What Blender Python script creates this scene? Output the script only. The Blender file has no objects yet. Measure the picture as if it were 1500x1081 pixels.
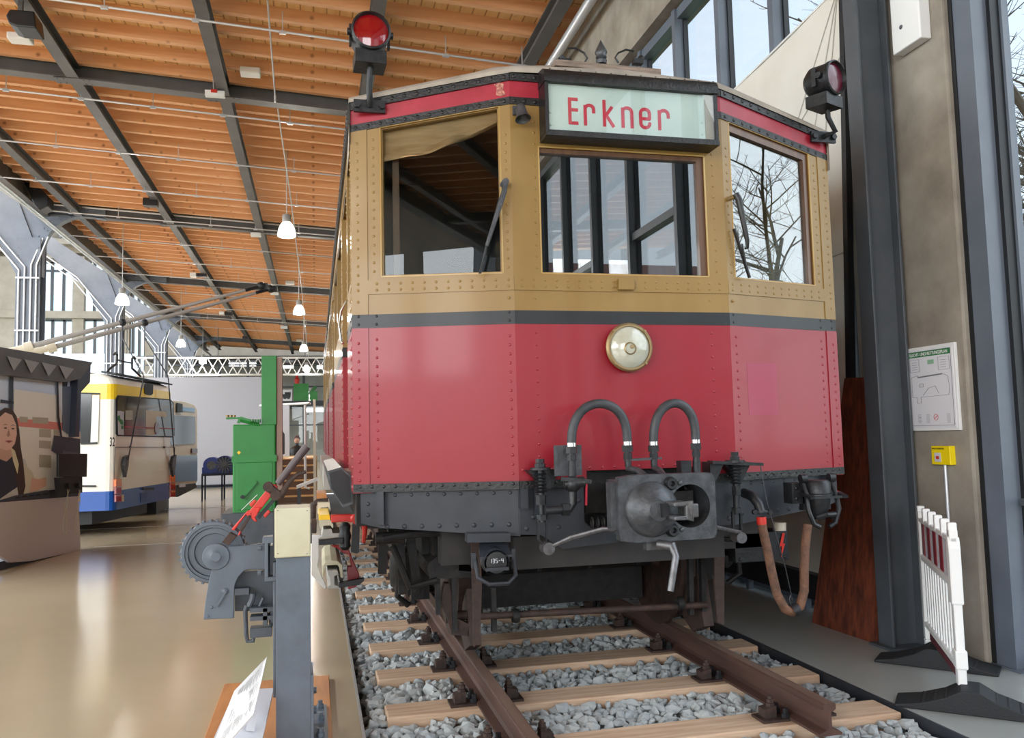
import bpy, bmesh, math, random
from mathutils import Vector, Matrix
random.seed(7)
PI = math.pi
scn = bpy.context.scene
COL = scn.collection
# ------------------------------------------------------------------ camera
CAM = Vector((-1.689, 0.0, 1.3437)); FPX = 1220.19
YAW, PITCH, ROLL = .2325, .0799, -.0240
_f = Vector((math.sin(YAW)*math.cos(PITCH), math.cos(YAW)*math.cos(PITCH), math.sin(PITCH)))
_r = Vector((math.cos(YAW), -math.sin(YAW), 0)); _u = _r.cross(_f)
CR = _r*math.cos(ROLL)+_u*math.sin(ROLL); CU = _u*math.cos(ROLL)-_r*math.sin(ROLL)
cam = bpy.data.cameras.new('camera'); camo = bpy.data.objects.new('camera', cam); COL.objects.link(camo)
camo.matrix_world = Matrix(((CR.x, CU.x, -_f.x, CAM.x), (CR.y, CU.y, -_f.y, CAM.y), (CR.z, CU.z, -_f.z, CAM.z), (0, 0, 0, 1)))
cam.sensor_width = 36; cam.lens = FPX/1500*36; cam.clip_start = .05; cam.clip_end = 400
scn.camera = camo
# ------------------------------------------------------------------ sky, daylight, exposure
w = bpy.data.worlds.new('sky'); scn.world = w; w.use_nodes = True
nt = w.node_tree; bg = nt.nodes['Background']
tc = nt.nodes.new('ShaderNodeTexCoord'); sp = nt.nodes.new('ShaderNodeSeparateXYZ'); rp = nt.nodes.new('ShaderNodeValToRGB')
nt.links.new(tc.outputs['Generated'], sp.inputs[0]); nt.links.new(sp.outputs['Z'], rp.inputs[0]); nt.links.new(rp.outputs[0], bg.inputs[0])
rp.color_ramp.elements[0].color = (.90, .96, 1, 1); rp.color_ramp.elements[1].color = (.60, .78, 1, 1)
rp.color_ramp.elements[0].position = .0; rp.color_ramp.elements[1].position = .75
bg.inputs[1].default_value = 1.4
scn.view_settings.view_transform = 'Standard'; scn.view_settings.look = 'None'
scn.view_settings.gamma = 1; scn.view_settings.use_curve_mapping = False
scn.view_settings.exposure = -0.1
scn.cycles.max_bounces = 8; scn.cycles.diffuse_bounces = 4; scn.cycles.glossy_bounces = 4; scn.cycles.transparent_max_bounces = 12
scn.cycles.caustics_reflective = False; scn.cycles.caustics_refractive = False
scn.cycles.use_denoising = True; scn.cycles.sample_clamp_indirect = 6
def area(name, loc, target, sx, sy, power, col=(1, 1, 1), spread=PI):
    l = bpy.data.lights.new(name, 'AREA'); l.shape = 'RECTANGLE'; l.size = sx; l.size_y = sy; l.energy = power; l.color = col; l.spread = spread
    o = bpy.data.objects.new(name, l); COL.objects.link(o); o.location = loc
    o.rotation_euler = (Vector(target)-Vector(loc)).to_track_quat('-Z', 'Y').to_euler(); return o
# daylight through the glazed roof band of the nave, the end window behind the camera and the tall side glazing
area('nave_skylight', (-19, 14, 17), (-19, 14, 0), 14, 80, 24000, (.93, .97, 1))
area('front_window_daylight', (-19, -21, 8), (-4, 3, 1.5), 16, 8, 5200, (.94, .97, 1))
for _y, _l in ((-1.5, 34), (38, 45)):
    _p = area('side_window_portal', (2.9, _y, 3.1), (-3, _y, 3.1), 6.2, _l, 1); _p.data.cycles.is_portal = True
sun = bpy.data.lights.new('overcast_sun', 'SUN'); sun.energy = 2.8; sun.angle = 1.1; sun.color = (.93, .97, 1); suno = bpy.data.objects.new('overcast_sun', sun); COL.objects.link(suno)
suno.rotation_euler = Vector((-1, .55, -.62)).to_track_quat('-Z', 'Y').to_euler()
area('front_fill_lamp', (-1.5, -21.4, 4.5), (-1, 4, 1.5), 8, 7, 1300, (.95, .98, 1))  # unseen fill lamp added behind the camera to lift the hall
area('nave_window_daylight', (-29.5, 12, 6), (0, 12, 4), 70, 10, 7000, (.93, .97, 1))
# ------------------------------------------------------------------ helpers
def ray(px, py): return _f + CR*((px-750)/FPX) + CU*((540.5-py)/FPX)
def at(px, py, X=None, Y=None, Z=None):
    d = ray(px, py)
    t = (X-CAM.x)/d.x if X is not None else ((Y-CAM.y)/d.y if Y is not None else (Z-CAM.z)/d.z)
    return CAM+d*t
def onp(px, py, a, b):
    d = ray(px, py); t = Vector((b[0]-a[0], b[1]-a[1])); n = Vector((-t.y, t.x))
    k = n.dot(Vector((a[0]-CAM.x, a[1]-CAM.y)))/n.dot(Vector((d.x, d.y)))
    return CAM+d*k
def V(*a): return Vector(a)
WL = {}
class MB:
    def __init__(s): s.v = []; s.f = []; s.m = []; s.s = []
    def add(s, vs, fs, m=0, sm=False):
        b = len(s.v); s.v += [tuple(v) for v in vs]
        for f in fs: s.f.append(tuple(b+i for i in f)); s.m.append(m); s.s.append(sm)
        return s
    def box(s, lo, hi, m=0):
        x0, y0, z0 = lo; x1, y1, z1 = hi
        return s.add([(x0,y0,z0),(x1,y0,z0),(x1,y1,z0),(x0,y1,z0),(x0,y0,z1),(x1,y0,z1),(x1,y1,z1),(x0,y1,z1)],
              [(0,3,2,1),(4,5,6,7),(0,1,5,4),(1,2,6,5),(2,3,7,6),(3,0,4,7)], m)
    def bar(s, a, b, wd, h, up=(0,0,1), m=0):
        a = Vector(a); b = Vector(b); d = (b-a).normalized(); up = Vector(up)
        x = d.cross(up)
        if x.length < 1e-4: x = d.cross(Vector((0,1,0)))
        x.normalize(); y = x.cross(d); q = []
        for p in (a, b):
            for i, j in ((-1,-1),(1,-1),(1,1),(-1,1)): q.append(p+x*(i*wd/2)+y*(j*h/2))
        return s.add(q, [(0,1,2,3),(7,6,5,4),(0,4,5,1),(1,5,6,2),(2,6,7,3),(3,7,4,0)], m)
    def prism(s, poly, vec, m=0):
        vec = Vector(vec); n = len(poly); q = [Vector(p) for p in poly]; q += [p+vec for p in q]
        fs = [tuple(range(n)), tuple(range(2*n-1, n-1, -1))]+[(i, (i+1)%n, n+(i+1)%n, n+i) for i in range(n)]
        return s.add(q, fs, m)
    def tube(s, pts, r, n=8, m=0, sm=True, cap=True):
        P = [Vector(p) for p in pts]; R = r if isinstance(r, (list, tuple)) else [r]*len(P)
        T = [(P[min(i+1, len(P)-1)]-P[max(i-1, 0)]).normalized() for i in range(len(P))]
        a = T[0].cross(Vector((0,0,1)))
        if a.length < .05: a = T[0].cross(Vector((0,1,0)))
        a.normalize(); q = []
        for i, p in enumerate(P):
            a = (a-T[i]*a.dot(T[i])).normalized(); b = T[i].cross(a)
            for k in range(n):
                t = 2*PI*k/n; q.append(p+(a*math.cos(t)+b*math.sin(t))*R[i])
        fs = []
        for i in range(len(P)-1):
            for k in range(n): fs.append((i*n+k, i*n+(k+1)%n, (i+1)*n+(k+1)%n, (i+1)*n+k))
        s.add(q, fs, m, sm)
        if cap: s.add(q[:n], [tuple(range(n))], m); s.add(q[-n:], [tuple(range(n))], m)
        return s
    def cyl(s, a, b, r, n=16, m=0, r2=None): return s.tube([a, b], [r, r if r2 is None else r2], n, m)
    def lathe(s, prof, o, ax, n=24, m=0, sm=True):
        o = Vector(o); ax = Vector(ax).normalized(); a = ax.cross(Vector((0,0,1)))
        if a.length < .05: a = ax.cross(Vector((0,1,0)))
        a.normalize(); b = ax.cross(a); q = []
        for (r, h) in prof:
            for k in range(n):
                t = 2*PI*k/n; q.append(o+ax*h+(a*math.cos(t)+b*math.sin(t))*max(r, 1e-4))
        fs = [(i*n+k, i*n+(k+1)%n, (i+1)*n+(k+1)%n, (i+1)*n+k) for i in range(len(prof)-1) for k in range(n)]
        return s.add(q, fs, m, sm)
    def dome(s, c, nrm, r, m=0, n=8, h=.6):
        return s.lathe([(r, 0), (r*.85, r*h*.55), (r*.5, r*h*.9), (0, r*h)], c, nrm, n, m)
    def ball(s, c, r, m=0, n=12, sc=(1,1,1)):
        q = []; k = n//2
        for i in range(k+1):
            t = PI*i/k
            for j in range(n):
                p = 2*PI*j/n; q.append((c[0]+r*sc[0]*math.sin(t)*math.cos(p), c[1]+r*sc[1]*math.sin(t)*math.sin(p), c[2]+r*sc[2]*math.cos(t)))
        return s.add(q, [(i*n+j, i*n+(j+1)%n, (i+1)*n+(j+1)%n, (i+1)*n+j) for i in range(k) for j in range(n)], m, True)
    def hexnut(s, c, ax, r, h, m=0): return s.lathe([(0, 0), (r, 0), (r, h), (0, h)], c, ax, 6, m, False)
    def build(s, name, mats, parent=None, bevel=0, seg=2):
        if not isinstance(mats, (list, tuple)): mats = [mats]
        vs = s.v
        if not vs: return None
        xs = [v[0] for v in vs]; ys = [v[1] for v in vs]; zs = [v[2] for v in vs]
        o0 = Vector(((min(xs)+max(xs))/2, (min(ys)+max(ys))/2, min(zs)))
        me = bpy.data.meshes.new(name); me.from_pydata([(v[0]-o0.x, v[1]-o0.y, v[2]-o0.z) for v in vs], [], s.f)
        for mt in mats: me.materials.append(mt)
        me.polygons.foreach_set('material_index', s.m); me.polygons.foreach_set('use_smooth', s.s)
        bm = bmesh.new(); bm.from_mesh(me); bmesh.ops.remove_doubles(bm, verts=bm.verts, dist=1e-6) if len(bm.verts) < 60000 else None
        bmesh.ops.recalc_face_normals(bm, faces=bm.faces); bm.to_mesh(me); bm.free()
        if any(s.s): me.set_sharp_from_angle(angle=.75)
        o = bpy.data.objects.new(name, me); COL.objects.link(o)
        if parent is not None: o.parent = parent; o.location = o0-WL[parent.name]
        else: o.location = o0
        WL[o.name] = o0
        if bevel:
            b = o.modifiers.new('bevel', 'BEVEL'); b.width = bevel; b.segments = seg; b.limit_method = 'ANGLE'
        return o
def thing(name, label, cat, loc, group=None):
    o = bpy.data.objects.new(name, None); COL.objects.link(o); o.location = loc; o.empty_display_size = .1
    WL[o.name] = Vector(loc); o['label'] = label; o['category'] = cat
    if group: o['group'] = group
    return o
def tag(o, label, cat, group=None):
    o['label'] = label; o['category'] = cat
    if group: o['group'] = group
    return o
def struct(o): o['kind'] = 'structure'; return o
def dup(root, loc, label=None, rotz=None, parent=None, scale=None):
    r = root.copy(); COL.objects.link(r); r.location = loc
    if rotz is not None: r.rotation_euler = (0, 0, rotz)
    if scale: r.scale = (scale,)*3
    if label: r['label'] = label
    if parent: r.parent = parent
    for ch in list(root.children):
        c = ch.copy(); COL.objects.link(c); c.parent = r
        for g in ch.children:
            d = g.copy(); COL.objects.link(d); d.parent = c
    return r
# ------------------------------------------------------------------ materials
def lin(c):
    return tuple(((x/255)/12.92 if x/255 <= .04045 else ((x/255+.055)/1.055)**2.4) for x in c)+(1,)
def mat(name, rgb, rough=.5, metal=0, var=.0, rgb2=None, scale=8, bump=0, bscale=None, coat=0, stretch=(1,1,1), thr=(.35,.65), spec=.5, emit=None, estr=0, trans=0):
    m = bpy.data.materials.new(name); m.use_nodes = True; t = m.node_tree; b = t.nodes['Principled BSDF']
    b.inputs['Roughness'].default_value = rough; b.inputs['Metallic'].default_value = metal
    b.inputs['Specular IOR Level'].default_value = spec
    b.inputs['Base Color'].default_value = lin(rgb)
    if coat: b.inputs['Coat Weight'].default_value = coat; b.inputs['Coat Roughness'].default_value = .08
    if emit: b.inputs['Emission Color'].default_value = lin(emit); b.inputs['Emission Strength'].default_value = estr
    if var or rgb2 or bump:
        co = t.nodes.new('ShaderNodeTexCoord'); mp = t.nodes.new('ShaderNodeMapping'); mp.inputs['Scale'].default_value = stretch
        t.links.new(co.outputs['Object'], mp.inputs[0])
        nz = t.nodes.new('ShaderNodeTexNoise'); nz.inputs['Scale'].default_value = scale; nz.inputs['Detail'].default_value = 6; nz.inputs['Roughness'].default_value = .6
        t.links.new(mp.outputs[0], nz.inputs['Vector'])
        if var or rgb2:
            r = t.nodes.new('ShaderNodeValToRGB'); r.color_ramp.elements[0].position = thr[0]; r.color_ramp.elements[1].position = thr[1]
            c = lin(rgb); c2 = lin(rgb2) if rgb2 else tuple(min(1, x*(1+var)) for x in c[:3])+(1,)
            c1 = c if rgb2 else tuple(x*(1-var) for x in c[:3])+(1,)
            r.color_ramp.elements[0].color = c1; r.color_ramp.elements[1].color = c2
            t.links.new(nz.outputs['Fac'], r.inputs[0]); t.links.new(r.outputs[0], b.inputs['Base Color'])
        if bump:
            n2 = t.nodes.new('ShaderNodeTexNoise'); n2.inputs['Scale'].default_value = bscale or scale*3; n2.inputs['Detail'].default_value = 4
            t.links.new(mp.outputs[0], n2.inputs['Vector'])
            bp = t.nodes.new('ShaderNodeBump'); bp.inputs['Strength'].default_value = bump; bp.inputs['Distance'].default_value = .01
            t.links.new(n2.outputs['Fac'], bp.inputs['Height']); t.links.new(bp.outputs[0], b.inputs['Normal'])
    return m
def glass(name, refl=.12, tint=(1,1,1), rough=0.0):
    m = bpy.data.materials.new(name); m.use_nodes = True; t = m.node_tree; t.nodes.remove(t.nodes['Principled BSDF'])
    o = t.nodes['Material Output']; tr = t.nodes.new('ShaderNodeBsdfTransparent'); tr.inputs[0].default_value = tint+(1,)
    gl = t.nodes.new('ShaderNodeBsdfGlossy'); gl.inputs['Roughness'].default_value = rough; mx = t.nodes.new('ShaderNodeMixShader')
    lw = t.nodes.new('ShaderNodeLayerWeight'); lw.inputs[0].default_value = .5
    pw = t.nodes.new('ShaderNodeMath'); pw.operation = 'POWER'; pw.inputs[1].default_value = 4
    mr = t.nodes.new('ShaderNodeMapRange'); mr.inputs['To Min'].default_value = refl; mr.inputs['To Max'].default_value = .95
    t.links.new(lw.outputs['Facing'], pw.inputs[0]); t.links.new(pw.outputs[0], mr.inputs[0]); t.links.new(mr.outputs[0], mx.inputs[0])
    t.links.new(tr.outputs[0], mx.inputs[1]); t.links.new(gl.outputs[0], mx.inputs[2]); t.links.new(mx.outputs[0], o.inputs[0]); return m
M = {}
M['red'] = mat('red_paint', (138,8,28), .4, coat=.2, rgb2=(146,16,36), scale=1.4, thr=(.3,.7), bump=.03, bscale=2.2)
M['redband'] = mat('dull_red_paint', (150,22,42), .4, rgb2=(172,40,60), scale=5, bump=.1)
M['ochre'] = mat('ochre_paint', (134,102,44), .4, coat=.15, rgb2=(146,116,62), scale=2.5, stretch=(1,1,.35), bump=.05, bscale=3)
M['ochre_dirty'] = mat('weathered_ochre_paint', (166,126,52), .4, coat=.2, rgb2=(186,158,104), scale=3.5, stretch=(1,1,.3), bump=.08, bscale=5)
M['belt'] = mat('black_paint', (12,14,18), .42, coat=.08, rgb2=(24,27,31), scale=4)
M['blackrough'] = mat('chipped_black_paint', (20,19,20), .42, rgb2=(50,46,46), scale=22, bump=.35, thr=(.55,.75))
M['under'] = mat('dark_underframe_paint', (46,50,58), .5, rgb2=(36,39,45), scale=6, bump=.15)
M['grease'] = mat('greasy_black_iron', (20,19,20), .6, rgb2=(38,35,34), scale=14, bump=.4, spec=.4)
M['iron'] = mat('grey_cast_iron', (84,86,90), .42, metal=.35, rgb2=(58,60,64), scale=18, bump=.25)
M['ironblk'] = mat('blackened_iron', (40,42,45), .42, metal=.2, rgb2=(26,27,30), scale=15, bump=.25)
M['steelbar'] = mat('worn_bare_steel', (112,112,116), .38, metal=.6, rgb2=(84,82,82), scale=20)
M['rust'] = mat('rusty_iron', (66,46,38), .7, rgb2=(42,32,28), scale=16, bump=.4)
M['rail'] = mat('rail_steel', (92,66,58), .5, metal=.15, rgb2=(70,50,44), scale=10, bump=.12, stretch=(1,.15,1))
M['railtop'] = mat('rail_running_surface', (140,116,104), .4, metal=.3, rgb2=(116,92,80), scale=12, stretch=(1,.1,1))
M['roofgrey'] = mat('car_roof_canvas', (176,166,154), .8, rgb2=(146,138,128), scale=4, bump=.2)
M['rubber'] = mat('rubber_hose', (44,46,50), .5, rgb2=(62,64,68), scale=12, bump=.1)
M['oldhose'] = mat('brown_cloth_hose', (118,82,60), .75, rgb2=(82,58,46), scale=18, bump=.6, bscale=60)
M['chrome'] = mat('bright_metal_ring', (200,200,200), .2, metal=1)
M['brass'] = mat('dull_brass', (150,128,92), .4, metal=.55)
M['lens'] = mat('ribbed_lamp_lens', (190,190,176), .1, coat=1, rgb2=(168,166,146), scale=6, bump=.4, bscale=24)
M['redlens'] = mat('red_glass_lens', (120,4,14), .06, coat=1, emit=(190,6,20), estr=.12)
M['darkred'] = mat('dark_red_glass_lens', (84,10,34), .2, coat=.15)
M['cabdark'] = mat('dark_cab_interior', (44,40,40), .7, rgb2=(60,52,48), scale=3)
M['wood_brown'] = mat('varnished_window_frame', (104,72,46), .4, rgb2=(84,56,38), scale=6, stretch=(4,4,.4), coat=.2)
M['trainglass'] = glass('car_window_glass', .022, (.80,.84,.84))
M['trainglass3'] = glass('side_car_window_glass', .16, (.80,.84,.84))
M['trainglass2'] = glass('mirroring_car_window_glass', .40, (.80,.84,.84))
M['boxglass'] = glass('sign_box_glass', .07, (.97,.99,.98))
M['signwhite'] = mat('sign_board', (214,226,224), .45, rgb2=(198,214,212), scale=4)
M['letter'] = mat('red_lettering', (206,48,72), .5)
M['curtain'] = mat('tan_blind_cloth', (206,164,120), .9, rgb2=(176,134,92), scale=5, stretch=(.6,.6,5), bump=.3)
M['ballast'] = mat('grey_ballast_stone', (142,149,153), .85, rgb2=(184,187,186), scale=3.0, bump=.3, bscale=25, thr=(.3,.7))
M['ballastbase'] = mat('ballast_bed', (78,80,82), .95, rgb2=(108,108,106), scale=30, bump=1)
M['sleeper'] = mat('new_oak_sleeper', (204,176,150), .8, rgb2=(178,146,120), scale=5, stretch=(.5,6,6), bump=.25)
M['floor'] = None
M['wood'] = None
M['concrete'] = mat('bare_concrete', (158,150,138), .85, rgb2=(128,120,110), scale=2.2, bump=.2, bscale=14)
M['anth'] = mat('anthracite_steel', (78,82,87), .45, rgb2=(68,73,79), scale=3)
M['anthd'] = mat('black_gasket', (22,24,28), .5)
M['alu'] = mat('blue_grey_aluminium', (104,112,124), .4, rgb2=(92,100,112), scale=2)
M['glazing'] = glass('wall_glazing', .03, (.97,.99,1.0))
M['beam'] = mat('grey_roof_steel', (96,94,94), .5, rgb2=(84,82,82), scale=2)
M['beamlight'] = mat('light_grey_steel', (150,148,146), .5)
M['column'] = mat('blue_grey_column_paint', (112,120,134), .45, rgb2=(100,108,122), scale=2)
M['conduit'] = mat('galvanised_conduit', (200,202,206), .35, metal=.5)
M['white'] = mat('white_plastic', (228,228,228), .4)
M['offwhite'] = mat('off_white_sheet', (200,202,210), .6)
M['partition'] = mat('pale_grey_partition', (168,170,180), .7)
M['blackpl'] = mat('black_plastic', (20,20,22), .4)
M['osb'] = mat('stained_strand_board', (118,58,36), .6, rgb2=(74,34,22), scale=9, stretch=(1,2.4,.7), bump=.3, bscale=30, thr=(.35,.62))
M['sail'] = mat('white_sailcloth', (216,212,204), .55, rgb2=(206,200,190), scale=1.2)
M['machine'] = mat('blue_grey_machine_paint', (92,102,114), .45, rgb2=(80,88,98), scale=5, bump=.08)
M['machdark'] = mat('dark_machine_paint', (72,78,86), .5, rgb2=(60,66,74), scale=7, bump=.15)
M['beige'] = mat('beige_box_paint', (196,192,168), .5, rgb2=(184,178,150), scale=4, bump=.06)
M['signalred'] = mat('signal_red_paint', (206,48,36), .4, rgb2=(186,40,32), scale=6)
M['levergrip'] = mat('worn_lever_grip', (78,62,64), .4, rgb2=(58,46,46), scale=9)
M['green'] = mat('machine_green_paint', (26,128,48), .4, rgb2=(22,116,44), scale=3)
M['cream'] = mat('cream_plastic', (214,204,184), .4)
M['yellow'] = mat('yellow_paint', (238,196,20), .4)
M['plywood'] = mat('varnished_board', (196,134,80), .5, rgb2=(176,114,64), scale=4, stretch=(5,.6,5))
M['buswhite'] = mat('bus_white_paint', (240,238,228), .3, coat=.4)
M['busyellow'] = mat('bus_yellow_paint', (250,212,20), .3, coat=.4)
M['busblue'] = mat('bus_blue_paint', (20,82,168), .3, coat=.4)
M['buslblue'] = mat('bus_pale_blue_paint', (92,142,184), .3, coat=.4)
M['darkglass'] = mat('dark_bus_glass', (34,34,32), .12, coat=.3)
M['orange'] = mat('orange_lamp_glass', (236,110,40), .2, coat=.6)
M['blue'] = mat('dark_blue_machine_paint', (24,46,120), .4)
M['skin'] = mat('skin', (196,150,128), .6)
M['hair'] = mat('dark_brown_hair', (62,44,40), .6, rgb2=(92,66,58), scale=8, stretch=(8,8,.6))
M['navy'] = mat('navy_cloth', (30,36,52), .9)
M['stairwood'] = mat('stair_wood', (96,66,44), .5)
M['stairtop'] = mat('stair_nosing', (206,160,104), .5)
M['bark'] = mat('bare_tree_bark', (104,92,78), .9, rgb2=(76,68,56), scale=5)
M['hedge'] = mat('dry_bush_twigs', (150,132,104), .95, rgb2=(96,88,66), scale=5)
M['grass'] = mat('lawn_grass', (104,148,62), .95, rgb2=(84,124,52), scale=4)
M['paving'] = mat('outdoor_paving', (168,166,160), .9)
M['brick'] = mat('red_facade', (150,92,76), .85, rgb2=(136,80,66), scale=3)
M['lampglow'] = mat('lit_lamp_glass', (255,250,235), .3, emit=(255,250,236), estr=3.0)
M['tubeglow'] = mat('lit_fluorescent_tube', (255,255,255), .3, emit=(255,255,255), estr=2.2)
M['green_sign'] = mat('green_sign_print', (38,120,66), .5)
M['paper'] = mat('printed_paper', (222,222,228), .5)
M['ink'] = mat('grey_ink', (120,122,128), .6)
M['yellowbox'] = mat('yellow_alarm_box', (242,214,20), .35)
M['reflred'] = mat('red_reflective_sheet', (134,34,48), .4)
M['blackrub'] = mat('recycled_black_rubber', (24,26,30), .7, bump=.2, scale=30)
M['ltgrey'] = mat('pale_grey_stone', (168,166,160), .8)
M['stone'] = mat('end_wall_stone', (176,170,158), .85, rgb2=(160,154,142), scale=1)
M['winsky'] = mat('sky_glow_window_glass', (205,228,240), .3, emit=(205,228,242), estr=.85)  # sky brightness behind the panes put in as glow
M['greyprint'] = mat('grey_print', (206,196,200), .45)
# floor: polished screed with soft cloudiness
def floor_mat(name, a, b, rough=.1):
    m = mat(name, a, rough, rgb2=b, scale=.45, thr=(.3,.7), spec=.5)
    return m
M['floor'] = floor_mat('beige_polished_floor', (188,173,147), (174,160,133), .15)
M['floorg'] = floor_mat('grey_polished_floor', (166,168,165), (152,155,152), .2)
def wood_mat(name, a, b, seam, direction):
    m = bpy.data.materials.new(name); m.use_nodes = True; t = m.node_tree; bs = t.nodes['Principled BSDF']; bs.inputs['Roughness'].default_value = .65
    co = t.nodes.new('ShaderNodeTexCoord'); mp = t.nodes.new('ShaderNodeMapping')
    t.links.new(co.outputs['Object'], mp.inputs[0])
    mp.inputs['Scale'].default_value = (7, .5, 3) if direction == 'y' else (.5, 7, 7)
    nz = t.nodes.new('ShaderNodeTexNoise'); nz.inputs['Scale'].default_value = 2; nz.inputs['Detail'].default_value = 7; t.links.new(mp.outputs[0], nz.inputs['Vector'])
    r = t.nodes.new('ShaderNodeValToRGB'); r.color_ramp.elements[0].position = .3; r.color_ramp.elements[1].position = .7
    r.color_ramp.elements[0].color = lin(b); r.color_ramp.elements[1].color = lin(a); t.links.new(nz.outputs['Fac'], r.inputs[0]); out = r.outputs[0]
    # knots
    vo = t.nodes.new('ShaderNodeTexVoronoi'); vo.inputs['Scale'].default_value = 1.0
    m3 = t.nodes.new('ShaderNodeMapping'); m3.inputs['Scale'].default_value = (2.4, 2.4, 2.4); t.links.new(co.outputs['Object'], m3.inputs[0]); t.links.new(m3.outputs[0], vo.inputs['Vector'])
    kr = t.nodes.new('ShaderNodeValToRGB'); kr.color_ramp.elements[0].position = .04; kr.color_ramp.elements[1].position = .12
    kr.color_ramp.elements[0].color = (.35,.28,.25,1); kr.color_ramp.elements[1].color = (1,1,1,1); t.links.new(vo.outputs['Distance'], kr.inputs[0])
    k = t.nodes.new('ShaderNodeMix'); k.data_type = 'RGBA'; k.blend_type = 'MULTIPLY'; k.inputs[0].default_value = .8
    t.links.new(out, k.inputs[6]); t.links.new(kr.outputs[0], k.inputs[7]); out = k.outputs[2]
    if seam:
        wv = t.nodes.new('ShaderNodeTexBrick'); wv.offset = .5; wv.inputs['Scale'].default_value = 1; wv.inputs['Mortar Size'].default_value = .012
        wv.inputs['Brick Width'].default_value = 4.0; wv.inputs['Row Height'].default_value = seam; wv.inputs['Mortar Smooth'].default_value = .2
        wv.inputs['Color1'].default_value = (1,1,1,1); wv.inputs['Color2'].default_value = (.86,.84,.82,1); wv.inputs['Mortar'].default_value = (.5,.4,.33,1)
        m2 = t.nodes.new('ShaderNodeMapping'); m2.inputs['Rotation'].default_value = (0, 0, PI/2); t.links.new(co.outputs['Object'], m2.inputs[0]); t.links.new(m2.outputs[0], wv.inputs['Vector'])
        k = t.nodes.new('ShaderNodeMix'); k.data_type = 'RGBA'; k.blend_type = 'MULTIPLY'; k.inputs[0].default_value = 1
        t.links.new(out, k.inputs[6]); t.links.new(wv.outputs['Color'], k.inputs[7]); out = k.outputs[2]
    t.links.new(out, bs.inputs['Base Color']); return m
M['boards'] = wood_mat('pine_roof_boards', (244,204,148), (228,180,122), .2, 'y')
M['joist'] = wood_mat('pine_joist', (232,180,136), (214,154,108), 0, 'x')
F = -.155
# ================================================================== the hall
PL, PR_, PY0, PY1 = -1.456, 1.335, 2.2, 26.0
struct(MB().box((-30, -22, F-.1), (PL, 70, F)).build('floor', M['floor']))
struct(MB().box((PR_, -22, F-.1), (2.75, 70, F)).build('floor', M['floorg']))
struct(MB().box((PL, -22, F-.1), (PR_, PY0, F)).box((PL, PY1, F-.1), (PR_, 70, F)).build('floor', M['floor']))
struct(MB().box((PL, PY0, F-.4), (PR_, PY1, F-.13)).build('floor', M['ballastbase']))
struct(MB().box((PL-.012, PY0, F-.3), (PL+.004, PY1, F+.006)).build('trim_1', M['beamlight']))
struct(MB().box((PR_-.004, PY0, F-.3), (PR_+.012, PY1, F+.006)).build('trim_2', M['under']))
mb = MB()
for (x0, y0, x1, y1) in ((-4.9, 13.6, -1.6, 13.62), (-6.5, 20.6, -1.9, 20.63), (-12, 16.5, -3.0, 16.53)): mb.box((x0, y0, F), (x1, y1+.03, F+.002))
struct(mb.build('trim_3', M['ltgrey']))
# ---- roof of the aisle
zb = lambda X: 7.5-.06*X
RX0, RX1 = -9.3, 2.32
BY = [5.5+10.3*k for k in range(-2, 6)]
def slab(x0, x1, y0, y1, dz0, dz1, mbx=None, m=0):
    q = mbx or MB()
    return q.prism([(x0, y0, zb(x0)+dz0), (x1, y0, zb(x1)+dz0), (x1, y0, zb(x1)+dz1), (x0, y0, zb(x0)+dz1)], (0, y1-y0, 0), m)
ceil = struct(slab(RX0, RX1, -20, 63, .44, .5).build('ceiling', M['boards']))
j0 = slab(RX0+.2, RX1, 0, .11, .24, .44).build('joist', M['joist'], ceil); yj = -19.5; first = True
ybase = j0.location.y
mesh_j = j0.data; bpy.data.objects.remove(j0)
ys = [5.0+.66*k for k in range(88)]
jx = slab(RX0+.2, RX1, 0, .11, .24, .44)
for i, y in enumerate(ys):
    if i == 0: o = slab(RX0+.2, RX1, y, y+.11, .24, .44).build('joist', M['joist'], ceil); oj = o
    else: o = oj.copy(); COL.objects.link(o); o.location = oj.location+V(0, y-ys[0], 0)
mb = MB()
for k in range(36): slab(RX0+.2, RX1, 4.34-.66*k, 4.45-.66*k, .24, .44, mb)
mb.build('joist', M['joist'], ceil)['kind'] = 'stuff'
def ibeam_x(mbx, y, x0, x1, h=.36, wd=.26):
    for (a, b, w2) in ((0, .025, wd/2), (.025, h-.025, .012), (h-.025, h, wd/2)):
        mbx.prism([(x0, y-w2, zb(x0)+a), (x0, y+w2, zb(x0)+a), (x0, y+w2, zb(x0)+b), (x0, y-w2, zb(x0)+b)], (x1-x0, 0, zb(x1)-zb(x0)))
def ibeam_y(mbx, x, y0, y1, dz, h, wd, m=0):
    z = zb(x)+dz
    mbx.box((x-wd/2, y0, z), (x+wd/2, y1, z+.02), m); mbx.box((x-.01, y0, z+.02), (x+.01, y1, z+h-.02), m); mbx.box((x-wd/2, y0, z+h-.02), (x+wd/2, y1, z+h), m)
ordn = ['behind the camera', 'overhead', 'first in view from the left', 'second in view', 'third in view', 'fourth in view', 'fifth in view', 'last in view']
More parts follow.
